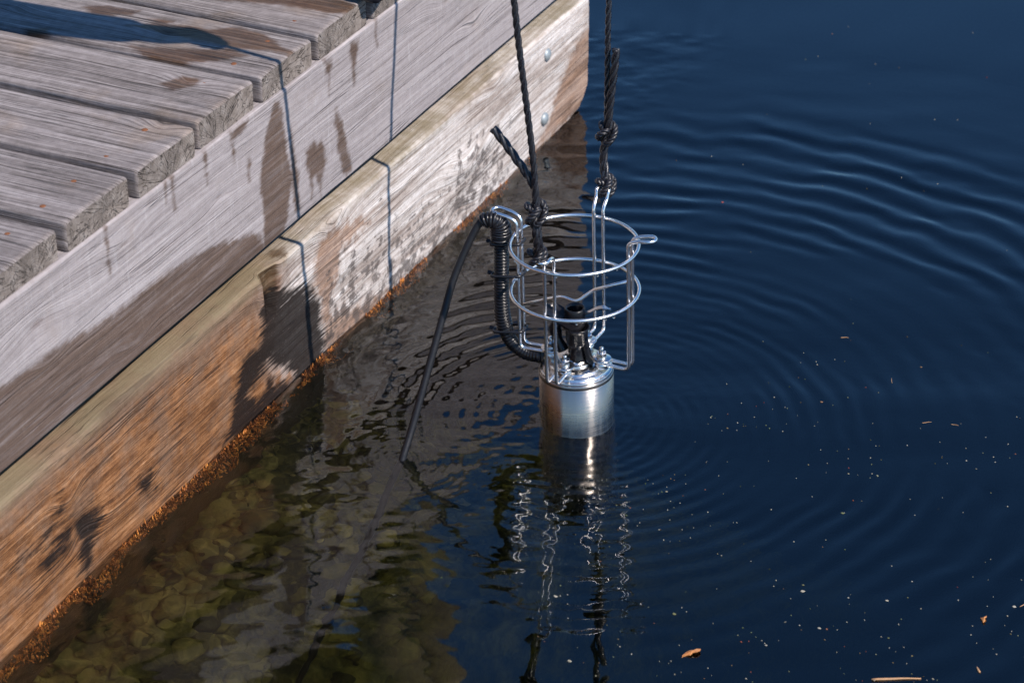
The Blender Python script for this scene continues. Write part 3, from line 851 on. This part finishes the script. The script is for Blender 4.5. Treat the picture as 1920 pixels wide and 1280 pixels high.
def twig(x, y, L, rot, label, rad_=0.0009, bend=0.1):
    t = np.linspace(-0.5, 0.5, 9)
    p = np.column_stack([t * L, bend * L * (0.25 - t * t), 0.0002 * np.sin(t * 9)])
    c, s = math.cos(rot), math.sin(rot)
    p[:, :2] = p[:, :2] @ np.array([[c, s], [-s, c]])
    v, f = tube(p, np.interp(t, [-0.5, -0.3, 0.5], [rad_ * 0.6, rad_, rad_ * 0.5]), 6)
    ob = MB().add(v, f).build("floating_twig", mtw, None)
    ob.location = (x, y, water_z(x, y) + rad_ * 0.5)
    tag(ob, label, "twig", "straws and needles on the water")
twig(0.936, -0.356, 0.056, R(27), "long straw coloured splinter floating near the small leaf scrap", 0.0016, 0.04)
twig(0.803, 0.187, 0.013, R(38), "thin brown needle with a slight tilt, floating in line with a flatter needle", 0.0004)
twig(0.838, 0.197, 0.010, R(8), "thinner reddish needle floating in line with a tilted brown needle", 0.0004)
twig(0.728, 0.272, 0.014, R(112), "short upright pale needle floating by itself behind the needle pair", 0.0004)
twig(0.633, 0.355, 0.011, R(25), "short curved brown needle floating nearest the pump's rings", 0.0005, 0.3)
twig(1.030, -0.150, 0.024, R(62), "fine grey straw floating behind the small leaf scrap", 0.0005)
twig(1.015, -0.300, 0.010, R(125), "stubby tan wood chip floating near the long splinter", 0.0016)
# ------------------------------------------------------------------ pump materials
msteel = NT("polished_steel_wire")
ns = msteel.noise(msteel.obj(), 220, 3)
msteel.set(Base_Color=(0.92, 0.90, 0.88), Metallic=1.0, Roughness=0.27)
MAT_WIRE = msteel.mat
mbr = NT("brushed_steel")
cb = mbr.obj()
sepb = mbr.node('ShaderNodeSeparateXYZ'); mbr.put(sepb.inputs[0], cb)
nbr = mbr.noise(mbr.vmul(cb, (12, 12, 900)), 1, 3, 0.7)
nb2 = mbr.noise(mbr.vmul(cb, (110, 110, 9)), 1, 4, 0.6)
# dried tide mark above the waterline
dry = mbr.mrange(mbr.math('ADD', sepb.outputs[2], mbr.math('MULTIPLY', mbr.math('SUBTRACT', mbr.noise(cb, 22, 3), 0.5), 0.03)), 0.040, 0.044)
mbr.set(Base_Color=mbr.mix(nbr, (0.36, 0.325, 0.30), (0.50, 0.455, 0.425)), Metallic=1.0,
        Roughness=mbr.math('ADD', mbr.mrange(nbr, 0.3, 0.7, 0.20, 0.29), mbr.math('ADD', mbr.math('MULTIPLY', dry, 0.05), mbr.mrange(nb2, 0.4, 0.65, 0, 0.06))),
        Normal=mbr.bump(mbr.math('ADD', nbr, mbr.math('MULTIPLY', nb2, 0.8)), 0.11, 0.0006))
mbr.b.inputs['Anisotropic'].default_value = 0.8
tg = mbr.node('ShaderNodeTangent', direction_type='RADIAL', axis='Z')
mbr.t.links.new(tg.outputs[0], mbr.b.inputs['Tangent'])
mbr.b.inputs['Anisotropic Rotation'].default_value = 0.25
MAT_BODY = mbr.mat
MAT_NUT = simple("steel_nut", (0.70, 0.68, 0.66), 0.22, 1.0, 0.1, 200)
MAT_BLACK = simple("wet_black_plastic", (0.007, 0.007, 0.009), 0.30, 0.0, 0.4, 120, 0.4)
MAT_RUBBER = simple("black_rubber_sheath", (0.009, 0.009, 0.011), 0.45, 0.0, 0.4, 300, 0.35, bump=0.2)
MAT_TAPE = simple("black_vinyl_tape", (0.012, 0.012, 0.015), 0.30, 0.0, 0.4, 90, 0.5)

mdrop = NT('clear_drop')
mdrop.set(Base_Color=(1.0, 1.0, 1.0), Roughness=0.02, IOR=1.333)
mdrop.b.inputs['Transmission Weight'].default_value = 1.0
MAT_DROP = mdrop.mat

pump = empty("caged_pump", (PX, PY, 0.0))
fw = Vector((-math.sin(R(25.1)), math.cos(R(25.1)), 0))
pump.rotation_euler = Matrix.Rotation(R(-1.5), 3, fw).to_euler()
tag(pump, "cylindrical stainless steel pump in a wire cage, lowered into the water on ropes", "pump")
PM = Matrix.Translation((PX, PY, 0)) @ Matrix.Rotation(R(-1.5), 4, fw)
def W(p):
    return np.array(PM @ Vector(p))

RB = 0.0487
body = MB().add(*lathe([(RB - 0.003, -0.30), (RB, -0.297), (RB, -0.1), (RB, 0.0), (RB, 0.0718), (RB - 0.0006, 0.0722), (RB - 0.0006, 0.0736), (RB, 0.0740), (RB, 0.0782), (RB - 0.001, 0.0792)], 128, cap1=True)).build("body", MAT_BODY, pump)
MB().add(*lathe([(RB - 0.0016, 0.0788), (RB - 0.0016, 0.0815), (RB - 0.0024, 0.0822), (RB - 0.0048, 0.0822), (RB - 0.0050, 0.0855), (RB - 0.0056, 0.0862), (0.0365, 0.0862), (0.0362, 0.0890), (0.0355, 0.0896), (0.004, 0.0900)], 96)).build("lid", MAT_NUT, body)
# a shaft collar in the middle of the lid
MB().add(*lathe([(0.0215, 0.0892), (0.0215, 0.0925), (0.0205, 0.0932), (0.0165, 0.0932), (0.0160, 0.0975), (0.0145, 0.0982), (0.006, 0.0985)], 64)).build("collar", MAT_NUT, body)

ZL = 0.0985
def pol(phi, r, t, z):
    return np.array([r * math.cos(phi) - t * math.sin(phi), r * math.sin(phi) + t * math.cos(phi), z])

def hairpin(phi, ear_r, ear_z, ear_rise=0.0, hw=0.0065, rw=0.0768, twist=0.0):
    wr = 0.0023
    def side(s):
        return [pol(phi, 0.036, s * hw, ZL), pol(phi, rw, s * hw, ZL - 0.002), pol(phi + twist * 0, rw, s * hw, ear_z - 0.004),
                pol(phi, rw + 0.012, s * hw * 1.15, ear_z + ear_rise * 0.4), pol(phi, ear_r - hw, s * hw * 1.25, ear_z + ear_rise)]
    a = [pol(phi, 0.036 - hw * math.cos(u), hw * math.sin(u), ZL) for u in np.linspace(0, PI / 2, 5)][:-1]
    up = fillet(a + side(1), 0.009, 7)
    tip = [pol(phi, ear_r - hw + hw * 1.25 * math.sin(u), hw * 1.25 * math.cos(u), ear_z + ear_rise) for u in np.linspace(0, PI, 13)][1:-1]
    dn = up.copy()
    e = np.array([math.cos(phi), math.sin(phi), 0]); t = np.array([-math.sin(phi), math.cos(phi), 0])
    dn = dn - 2 * (dn @ t)[:, None] * t
    path = np.vstack([up, tip, dn[::-1][:-1]])
    return tube(path, wr, 12, closed=True)

HP = {'left': (PI, 0.112, 0.284, 0.004), 'right': (0.0, 0.109, 0.284, 0.004), 'front': (-PI / 2, 0.103, 0.284, 0.001), 'rear': (PI / 2, 0.098, 0.279, 0.016)}
for nm, (phi, er, ez, rise) in HP.items():
    MB().add(*hairpin(phi, er, ez, rise)).build("cage_wire", MAT_WIRE, pump)
for z, rr_ in ((0.2600, 0.0815), (0.1955, 0.0820)):
    a = np.linspace(0, 2 * PI, 120, endpoint=False)
    ring_o = MB().add(*tube(np.column_stack([rr_ * np.cos(a), rr_ * np.sin(a), np.full(120, z)]), 0.0023, 12, closed=True)).build("cage_ring", MAT_WIRE, pump)
    for dk in range(6):                                   # drops hanging under the ring
        da = random.uniform(-2.4, 0.6); dr = random.uniform(0.0012, 0.0021)
        MB().add(*lathe([(0.0002, -1.25 * dr), (0.72 * dr, -0.75 * dr), (dr, 0.0), (0.7 * dr, 0.8 * dr), (0.3 * dr, 1.5 * dr)], 12, (rr_ * math.cos(da), rr_ * math.sin(da), z - 0.0023 - 0.6 * dr))).build("water_drop", MAT_DROP, ring_o)
# loose cross bar with a kink
bar = fillet([(-0.0735, 0.0, 0.158), (-0.022, 0.006, 0.178), (0.001, 0.002, 0.176), (0.020, 0.012, 0.1925), (0.0735, 0.002, 0.222)], 0.008, 6)
MB().add(*tube(bar, 0.0021, 10)).build("cross_bar", MAT_WIRE, pump)

def hexnut(z0, h, r, c):
    return lathe([(r * 0.9, z0), (r, z0 + 0.0006), (r, z0 + h - 0.0006), (r * 0.9, z0 + h)], 6, c)
for phi in (0.0, PI / 2, PI, -PI / 2):
    c = pol(phi, 0.036, 0, 0)
    w = MB().add(*lathe([(0.0125, ZL + 0.0022), (0.0128, ZL + 0.0026), (0.0128, ZL + 0.0036), (0.0122, ZL + 0.0042), (0.004, ZL + 0.0042)], 40, c)).build("washer", MAT_NUT, pump)
    MB().add(*lathe([(0.0090, 0.0894), (0.0090, ZL - 0.0025), (0.0082, ZL - 0.002)], 32, c)).build("spacer", MAT_NUT, w)
    MB().add(*lathe([(0.0066, ZL + 0.0042), (0.0066, ZL + 0.0060), (0.006, ZL + 0.0064)], 24, c)).build("spring_washer", MAT_NUT, w)
    MB().add(*hexnut(ZL + 0.0064, 0.0062, 0.0068, c)).build("nut", MAT_NUT, w, smooth=False)
    MB().add(*lathe([(0.0033, ZL), (0.0033, ZL + 0.0185), (0.0028, ZL + 0.0195)], 18, c)).build("stud", MAT_NUT, w)

# black fittings on the lid
cupc = pol(-PI / 2, 0.004, 0.004, 0)
cup = MB().add(*lathe([(0.0120, 0.097), (0.0105, 0.100), (0.0088, 0.112), (0.0092, 0.1165), (0.0125, 0.119), (0.0138, 0.122), (0.0140, 0.138), (0.0160, 0.1415), (0.0172, 0.1432), (0.0164, 0.1450), (0.0138, 0.1436), (0.0120, 0.133), (0.003, 0.131)], 40, cupc)).build("valve_cup", MAT_BLACK, pump)
a = np.linspace(0, 2 * PI, 40, endpoint=False)
# lever: a shallow spoon reaching left from the cup
lv = MB()
uu = np.linspace(0, 1, 14); vvv = np.linspace(-1, 1, 9)
P0 = cupc + np.array([0.004, 0.0, 0.1420]); dL = np.array([-0.052, 0.012, 0.006]); tL = np.array([0.22, 0.97, 0.0])
for side_ in (0, 1):
    pts = []
    for u in uu:
        wdt = 0.0165 * (1 - 0.2 * u) * math.sqrt(max(0.0, 1 - max(0, (u - 0.75) / 0.25) ** 2)) + 0.0006
        for q_ in vvv:
            pts.append(P0 + dL * u + tL * wdt * q_ + np.array([0, 0, 0.004 * q_ * q_ + 0.009 * u * u - 0.0028 * side_]))
    lv.add(pts, [(i * 9 + j, i * 9 + j + 1, (i + 1) * 9 + j + 1, (i + 1) * 9 + j) if side_ == 0 else (i * 9 + j, (i + 1) * 9 + j, (i + 1) * 9 + j + 1, i * 9 + j + 1) for i in range(13) for j in range(8)])
lv.build("lever", MAT_BLACK, cup)
MB().add(*tube(cr([cupc + (-0.030, 0.006, 0.145), cupc + (-0.034, 0.006, 0.132), cupc + (-0.030, 0.005, 0.118), cupc + (-0.022, 0.004, 0.102)], 20), np.interp(np.linspace(0, 1, 20), [0, 0.4, 0.6, 1], [0.0062, 0.0085, 0.0058, 0.0075]), 16)).build("elbow", MAT_BLACK, cup)
MB().add(*lathe([(0.0100, 0.095), (0.0100, 0.112), (0.0125, 0.115), (0.0125, 0.142), (0.0136, 0.144), (0.0136, 0.1602), (0.0128, 0.1618), (0.0106, 0.1612), (0.0098, 0.1580), (0.0096, 0.132), (0.002, 0.130)], 40, (-0.006, 0.012, 0))).build("outlet_tube", MAT_BLACK, pump)
MB().add(*tube(cr([cupc + (0.010, -0.001, 0.128), cupc + (0.013, 0.000, 0.112), cupc + (0.017, 0.001, 0.098), cupc + (0.022, 0.002, 0.0945)], 18), 0.0050, 14)).build("grommet_lead", MAT_BLACK, pump)
# metal clip that sticks out from the outlet tube
clip = np.array([(0.005, 0.014, 0.153), (0.014, 0.016, 0.158), (0.022, 0.018, 0.163), (0.032, 0.018, 0.1665), (0.043, 0.016, 0.1665)])
wd = [0.0030, 0.0032, 0.0034, 0.0048, 0.0012]
cm = MB(); pts = []
for c_, w_ in zip(cr(clip, 17), np.interp(np.linspace(0, 4, 17), range(5), wd)):
    for sx, sz in ((-1, 0.0007), (1, 0.0007), (1, -0.0007), (-1, -0.0007)):
        pts.append(c_ + np.array([-0.42 * sx * w_, 0.9 * sx * w_, sz]))
cm.add(pts, [(i * 4 + j, i * 4 + (j + 1) % 4, i * 4 + 4 + (j + 1) % 4, i * 4 + 4 + j) for i in range(16) for j in range(4)] + [(0, 3, 2, 1), (64, 65, 66, 67)])
cm.build("metal_clip", MAT_NUT, pump, smooth=False)

# corrugated hose strapped to the left cage wire
hp = cr([(-0.1005, -0.006, 0.262), (-0.1000, -0.006, 0.235), (-0.1010, -0.006, 0.200), (-0.1020, -0.006, 0.165), (-0.1000, -0.006, 0.130), (-0.0900, -0.005, 0.102), (-0.0700, -0.004, 0.0885), (-0.0480, -0.003, 0.0880)], 340)
s = np.linspace(0, 1, 340)
amp = np.where(s < 0.66, 0.0011, 0.00025)
hr = 0.0090 + 0.0012 * np.exp(-((s - 0.62) / 0.12) ** 2) + amp * np.sign(np.sin(s * 2 * PI * 46)) * np.abs(np.sin(s * 2 * PI * 46)) ** 0.6
hose = MB().add(*tube(hp, hr, 20)).build("corrugated_hose", MAT_BLACK, pump)
for zt_, yo in ((0.246, 0), (0.200, 0), (0.118, 0)):
    e = fillet([(-0.112, 0.006, zt_), (-0.112, -0.0175, zt_), (-0.072, -0.011, zt_ + 0.003), (-0.072, 0.0105, zt_ + 0.003), (-0.112, 0.006, zt_)], 0.006, 5)
    v, f = tube(e, 0.0017, 6)
    v[:, 2] = (v[:, 2] - zt_) * 1.25 + zt_
    tie = MB().add(v, f).build("cable_tie", MAT_TAPE, pump)
    MB().add(*lathe([(0.003, 0), (0.003, 0.006)], 4, (-0.113, -0.008, zt_), (-1, 0, 0))).build("tie_head", MAT_TAPE, tie, smooth=False)
# tape wound round the top of the hose
wraps = cr([(-0.1005, -0.006, 0.250), (-0.1000, -0.006, 0.268), (-0.104, -0.008, 0.277), (-0.114, -0.011, 0.279), (-0.122, -0.013, 0.276)], 60)
p_, t_, N_, B_ = frames(wraps)
hel = []
for i_, u in enumerate(np.linspace(0, 1, 420)):
    j = u * 59; a0 = int(min(58, j)); fr_ = j - a0
    c0 = p_[a0] * (1 - fr_) + p_[a0 + 1] * fr_
    ra = np.interp(u, [0, 0.25, 0.7, 1], [0.0108, 0.0122, 0.0098, 0.0072]) + 0.0006 * math.sin(u * 37)
    an = u * 2 * PI * 13
    hel.append(c0 + ra * (math.cos(an) * N_[a0] + math.sin(an) * B_[a0]))
tw = MB().add(*tube(hel, 0.0021, 6))
tw.add(*tube(wraps, np.interp(np.linspace(0, 1, 60), [0, 0.25, 0.7, 1], [0.0100, 0.0112, 0.009, 0.006]), 14))
tw.build("tape_winding", MAT_TAPE, hose)

# ------------------------------------------------------------------ cable
cab_pts = [W((-0.112, -0.011, 0.2785)), W((-0.124, -0.014, 0.2745)), (0.2445, -0.030, 0.247), (0.2330, -0.052, 0.203), (0.2290, -0.074, 0.162), (0.2260, -0.107, 0.109), (0.2225, -0.155, 0.035), (CXW, -0.182, 0.0), (0.219, -0.212, -0.05), (0.220, -0.262, -0.13), (0.216, -0.345, -0.25), (0.206, -0.47, -0.44), (0.19, -0.56, -0.58)]
MB_c = MB().add(*tube(cr(cab_pts, 150), 0.0050, 14))
cable = MB_c.build("power_cable", MAT_RUBBER)
tag(cable, "thick black cable arching from the pump's hose down into the water", "cable")

# ------------------------------------------------------------------ ropes
mrope = NT("wet_dark_rope")
nr = mrope.noise(mrope.obj(), 420, 4, 0.7)
nr2 = mrope.noise(mrope.obj(), 60, 3)
mrope.set(Base_Color=mrope.ramp(nr, [(0.3, (0.004, 0.004, 0.006)), (0.55, (0.012, 0.011, 0.015)), (0.75, (0.05, 0.047, 0.053))]),
          Roughness=mrope.mrange(nr2, 0.35, 0.65, 0.25, 0.5), Normal=mrope.bump(nr, 0.6, 0.0008))
mrope.b.inputs['Specular IOR Level'].default_value = 0.6
MAT_ROPE = mrope.mat

def rope_geo(path, rad_, pitch=0.042, seg=7, strands=3, phase=0.0, taper=None):
    p, t, N, B = frames(path)
    s_ = np.concatenate([[0], np.cumsum(np.linalg.norm(np.diff(p, axis=0), axis=1))])
    mb = MB()
    k = np.ones(len(p)) if taper is None else taper
    for i in range(strands):
        a = s_ / pitch * 2 * PI + i * 2 * PI / strands + phase
        c = p + (0.50 * rad_ * k)[:, None] * (np.cos(a)[:, None] * N + np.sin(a)[:, None] * B)
        mb.add(*tube(c, 0.56 * rad_ * k, seg))
    return mb

def merge(dst, src):
    for v in src.v: pass
    dst.add(np.concatenate(src.v), src.f)

def knot_geo(c, rx, rz, rad_, seed):
    """a pulled-tight overhand knot: the cord wraps twice round the standing part and crosses itself"""
    t = np.linspace(0, 2 * PI, 150)
    rs_ = np.random.default_rng(seed)
    ph = rs_.uniform(0, 2 * PI)
    p = np.stack([rx * (0.55 + 0.42 * np.cos(3 * t)) * np.cos(2 * t + ph), rx * (0.55 + 0.42 * np.cos(3 * t)) * np.sin(2 * t + ph), rz * 0.72 * np.sin(3 * t + 0.3) + rz * 0.25 * np.sin(2 * t + ph)], 1)
    return rope_geo(p + c, rad_, 0.018, 6, 3, rs_.uniform(0, 6))

# rope on the near ear
E1 = W((0.000, -0.094, 0.285))
E2 = W((0.004, 0.093, 0.295))
r1 = empty("lifting_rope", E1)
tag(r1, "dark twisted rope with a long loose tail sticking out, knotted to the cage", "rope", "ropes lowering the pump")
r2 = empty("lifting_rope", E2)
tag(r2, "dark twisted rope with its short tail lying alongside, knotted to the cage", "rope", "ropes lowering the pump")

def part(mb, name, root, mat=MAT_ROPE):
    mb.v = [np.concatenate(mb.v) - np.array(root.location)]
    return mb.build(name, mat, root)

HAND1 = np.array([0.345, -0.168, 1.000]); HAND2 = np.array([0.362, 0.185, 1.000])
k1 = np.array([0.374, -0.1125, 0.354])
line1 = cr([k1, (0.3745, -0.113, 0.385), (0.372, -0.115, 0.43), (0.364, -0.122, 0.52), (0.3545, -0.130, 0.63), (0.350, -0.148, 0.80), HAND1, HAND1 + (-0.005, -0.012, 0.06)], 260)
part(rope_geo(line1, 0.0041), "standing_line", r1)
lo = MB()
merge(lo, rope_geo(cr([E1 + (-0.004, 0.006, 0.004), (0.3785, -0.1100, 0.315), k1 + (0.002, 0.002, 0.0)], 36), 0.0046, phase=1))
merge(lo, rope_geo(cr([E1 + (-0.006, -0.006, 0.006), (0.3770, -0.1135, 0.318), k1 + (-0.003, -0.002, 0.0)], 36), 0.0046, phase=2.5))
part(lo, "loop", r1)
part(knot_geo(k1, 0.0125, 0.0135, 0.0044, 3), "knot", r1)
part(knot_geo(E1 + (-0.0075, -0.002, 0.0045), 0.0105, 0.0095, 0.0044, 5), "hitch", r1)
tl = cr([k1 + (0.001, 0.004, 0.006), (0.3720, -0.1110, 0.388), (0.3620, -0.1115, 0.405), (0.3480, -0.1120, 0.4230), (0.3310, -0.112, 0.4430), (0.3180, -0.112, 0.4560)], 80)
part(rope_geo(tl, 0.0052, 0.05, taper=np.interp(np.linspace(0, 1, 80), [0, 0.25, 1], [0.8, 1.0, 1.05])), "tail", r1)

k2 = np.array([0.3715, 0.1120, 0.364])
line2 = cr([k2, (0.3712, 0.113, 0.40), (0.3705, 0.1135, 0.47), (0.3700, 0.116, 0.55), (0.369, 0.14, 0.75), HAND2, HAND2 + (-0.004, 0.012, 0.06)], 260)
part(rope_geo(line2, 0.0038), "standing_line", r2)
lo = MB()
merge(lo, rope_geo(cr([E2 + (0.004, 0.008, -0.004), (0.3710, 0.1090, 0.325), k2], 36), 0.0044, phase=1))
merge(lo, rope_geo(cr([E2 + (-0.005, 0.008, -0.004), (0.3680, 0.1100, 0.327), k2 + (-0.002, 0, 0)], 36), 0.0044, phase=2.5))
part(lo, "loop", r2)
part(knot_geo(k2, 0.0120, 0.0130, 0.0042, 8), "knot", r2)
part(knot_geo(E2 + (-0.004, 0.008, 0.000), 0.0110, 0.0125, 0.0044, 11), "hitch", r2)
tl = cr([k2 + (0.003, 0.0, 0.006), (0.3755, 0.1110, 0.395), (0.3785, 0.1108, 0.43), (0.3815, 0.1110, 0.462), (0.3828, 0.1110, 0.4830)], 70)
part(rope_geo(tl, 0.0050, 0.05), "tail", r2)
# stray fibres
rs = np.random.default_rng(21)
for root, pts in ((r1, line1[::9]), (r2, line2[::9])):
    fz = MB()
    for c in list(pts[:26]) + [np.array(root.location)] * 5 + [k1 if root is r1 else k2] * 6:
        d = rs.normal(0, 1, 3); d /= np.linalg.norm(d)
        L = rs.uniform(0.004, 0.011)
        fz.add(*tube(cr([c + d * 0.003, c + d * (0.003 + L * 0.6) + (0, 0, 0.001), c + d * (0.003 + L) + rs.normal(0, 0.0012, 3)], 6), 0.00014, 3))
    part(fz, "stray_fibres", root)["kind"] = "stuff"
# ------------------------------------------------------------------ the person who lowers the pump (mostly above the picture; casts the arm's shadow on the deck)
MAT_SKIN = simple("skin", (0.50, 0.30, 0.21), 0.5, 0.0, 0.12, 60)
MAT_JACKET = simple("grey_jacket_cloth", (0.15, 0.16, 0.18), 0.85, 0.0, 0.3, 220, 0.3, bump=0.4)
MAT_TROUSER = simple("khaki_trouser_cloth", (0.30, 0.235, 0.155), 0.9, 0.0, 0.3, 260, 0.3, bump=0.4)
MAT_SHOE = simple("black_shoe_leather", (0.008, 0.008, 0.012), 0.35, 0.0, 0.3, 120, 0.5, bump=0.2)
MAT_HAIR = simple("brown_hair", (0.06, 0.035, 0.02), 0.6, 0.0, 0.5, 300, 0.4, bump=0.6)

def skin_mesh(name, pts, edges, root, mat, parent=None, sub=2):
    names = list(pts)
    me = bpy.data.meshes.new(name)
    me.from_pydata([pts[k][0] for k in names], [(names.index(a), names.index(b)) for a, b in edges], [])
    o = bpy.data.objects.new(name, me)
    COL.objects.link(o)
    md = o.modifiers.new("skin", 'SKIN')
    md.use_smooth_shade = True
    for i, k in enumerate(names):
        d = me.skin_vertices[0].data[i]
        r = pts[k][1]
        d.radius = (r, r) if not isinstance(r, tuple) else r
        d.use_root = (k == root)
    ss = o.modifiers.new("smooth", 'SUBSURF'); ss.levels = sub; ss.render_levels = sub
    me.materials.append(mat)
    if parent is not None: o.parent = parent
    return o

P = dict(pelvis=((-0.30, 0.32, 0.88), 0.125), waist=((-0.27, 0.25, 1.00), 0.115), chest=((-0.22, 0.16, 1.17), 0.125), upper=((-0.18, 0.10, 1.28), 0.10),
         neck=((-0.14, 0.05, 1.37), 0.052), nape=((-0.12, 0.02, 1.42), 0.055), head=((-0.09, -0.015, 1.50), 0.078), crown=((-0.085, -0.02, 1.56), 0.066),
         chin=((-0.035, -0.06, 1.455), 0.032), nose=((-0.012, -0.075, 1.49), 0.012),
         rs=((-0.11, -0.02, 1.27), 0.058), re=((0.065, -0.22, 1.06), 0.042), rf=((0.19, -0.20, 1.025), 0.038), rw=((0.290, -0.178, 1.003), 0.027),
         ls=((-0.20, 0.25, 1.28), 0.058), le=((0.10, 0.32, 1.07), 0.042), lf=((0.21, 0.26, 1.03), 0.038), lw=((0.306, 0.205, 1.003), 0.027),
         rh=((-0.26, 0.24, 0.87), 0.085), rk=((0.03, 0.20, 0.93), 0.060), ra=((-0.075, 0.275, 0.56), 0.040),
         lh=((-0.32, 0.40, 0.87), 0.085), lk=((-0.04, 0.44, 0.93), 0.060), la=((-0.20, 0.50, 0.56), 0.040))
E = [('pelvis', 'waist'), ('waist', 'chest'), ('chest', 'upper'), ('upper', 'neck'), ('neck', 'nape'), ('nape', 'head'), ('head', 'crown'), ('head', 'chin'), ('head', 'nose'),
     ('upper', 'rs'), ('rs', 're'), ('re', 'rf'), ('rf', 'rw'), ('upper', 'ls'), ('ls', 'le'), ('le', 'lf'), ('lf', 'lw'),
     ('pelvis', 'rh'), ('rh', 'rk'), ('rk', 'ra'), ('pelvis', 'lh'), ('lh', 'lk'), ('lk', 'la')]
BP = {k: (v[0], v[1] * 0.80 if k not in ('neck', 'nape', 'head', 'crown', 'chin', 'nose', 'rw', 'lw') else v[1]) for k, v in P.items()}
BE_ = list(E)
for s_, wname, hand, sgn in (('r', 'rw', HAND1, 1), ('l', 'lw', HAND2, -1)):
    wp = np.array(P[wname][0]); d = hand - wp; d = d / np.linalg.norm(d)
    zup = np.array([0, 0, 1.0]); side = np.cross(zup, d); side /= np.linalg.norm(side)
    palm = wp + d * 0.032
    BP[s_ + 'palm'] = (tuple(palm), 0.020); BE_.append((wname, s_ + 'palm'))
    for q, (zo, ln) in enumerate(((0.026, 1.0), (0.009, 1.08), (-0.008, 1.02), (-0.024, 0.82))):   # four fingers closed round the rope
        prev = s_ + 'palm'
        cc = hand + zup * zo
        for j, (f_, sd) in enumerate(((-0.006, 0.017), (0.013, 0.011), (0.011, -0.009), (-0.005, -0.014))):
            nm = f'{s_}f{q}{j}'
            BP[nm] = (tuple(cc + d * f_ * ln + side * sd * sgn * ln + zup * (-0.002 * j)), 0.0088 - 0.0006 * j)
            BE_.append((prev, nm)); prev = nm
    prev = s_ + 'palm'
    for j, (f_, sd, zo) in enumerate(((-0.030, -0.020, 0.016), (-0.012, -0.021, 0.030), (0.004, -0.016, 0.036))):
        nm = f'{s_}t{j}'
        BP[nm] = (tuple(hand + d * f_ + side * sd * sgn + zup * zo), 0.0098 - 0.0006 * j)
        BE_.append((prev, nm)); prev = nm
person = skin_mesh("person", BP, BE_, 'pelvis', MAT_SKIN)
tag(person, "person in a grey jacket and black shoes crouching at the dock edge, holding both ropes", "person")
JK = ('pelvis', 'waist', 'chest', 'upper', 'rs', 're', 'rf', 'ls', 'le', 'lf')
jp = {k: (P[k][0], P[k][1] * 1.0 + 0.004) for k in JK}
jp['rc'] = (tuple(np.array(P['rw'][0]) * 0.85 + np.array(P['rf'][0]) * 0.15), 0.036); jp['lc'] = (tuple(np.array(P['lw'][0]) * 0.85 + np.array(P['lf'][0]) * 0.15), 0.036)
jp['collar'] = (tuple(np.array(P['neck'][0]) * 0.7 + np.array(P['upper'][0]) * 0.3), 0.068)
skin_mesh("jacket", jp, [e for e in E if e[0] in JK and e[1] in JK] + [('rf', 'rc'), ('lf', 'lc'), ('upper', 'collar')], 'pelvis', MAT_JACKET, person)
TR = ('waist', 'pelvis', 'rh', 'rk', 'ra', 'lh', 'lk', 'la')
tp = {k: (P[k][0], P[k][1] * (0.97 if k in ('waist', 'pelvis') else 1.06)) for k in TR}
skin_mesh("trousers", tp, [e for e in E if e[0] in TR and e[1] in TR], 'pelvis', MAT_TROUSER, person)
hd = {'a': ((-0.10, -0.005, 1.535), 0.077), 'b': ((-0.115, 0.012, 1.50), 0.072), 'c': ((-0.125, 0.022, 1.45), 0.056)}
skin_mesh("hair", hd, [('a', 'b'), ('b', 'c')], 'a', MAT_HAIR, person)
for toe, heel in (((0.022, 0.150), (-0.115, 0.315)), ((-0.075, 0.395), (-0.235, 0.535))):
    z0 = ZTOP + 0.0035
    t_ = np.array(toe); h_ = np.array(heel); ax = (t_ - h_); L = np.linalg.norm(ax); ax /= L; sd = np.array([-ax[1], ax[0]])
    pts = []; m = 16
    us = np.linspace(0, 1, 22)
    for u in us:
        w_ = 0.046 * np.interp(u, [0, 0.06, 0.2, 0.45, 0.7, 0.88, 0.96, 1], [0.25, 0.62, 0.78, 0.74, 1.0, 0.82, 0.52, 0.12])
        hgt = np.interp(u, [0, 0.05, 0.2, 0.35, 0.55, 0.75, 0.92, 1], [0.05, 0.10, 0.115, 0.11, 0.075, 0.055, 0.038, 0.012])
        for a in np.linspace(0, 2 * PI, m, endpoint=False):
            ca, sa = math.cos(a), math.sin(a)
            xx = math.copysign(abs(ca) ** 0.7, ca) * w_
            zz = hgt * (0.5 + 0.5 * math.copysign(abs(sa) ** 0.75, sa))
            c2 = h_ + ax * L * u + sd * xx
            pts.append((c2[0], c2[1], z0 + zz))
    f = [(i * m + k, i * m + (k + 1) % m, (i + 1) * m + (k + 1) % m, (i + 1) * m + k) for i in range(21) for k in range(m)] + [tuple(range(m - 1, -1, -1)), tuple(21 * m + k for k in range(m))]
    MB().add(pts, f).build("shoe", MAT_SHOE, person)
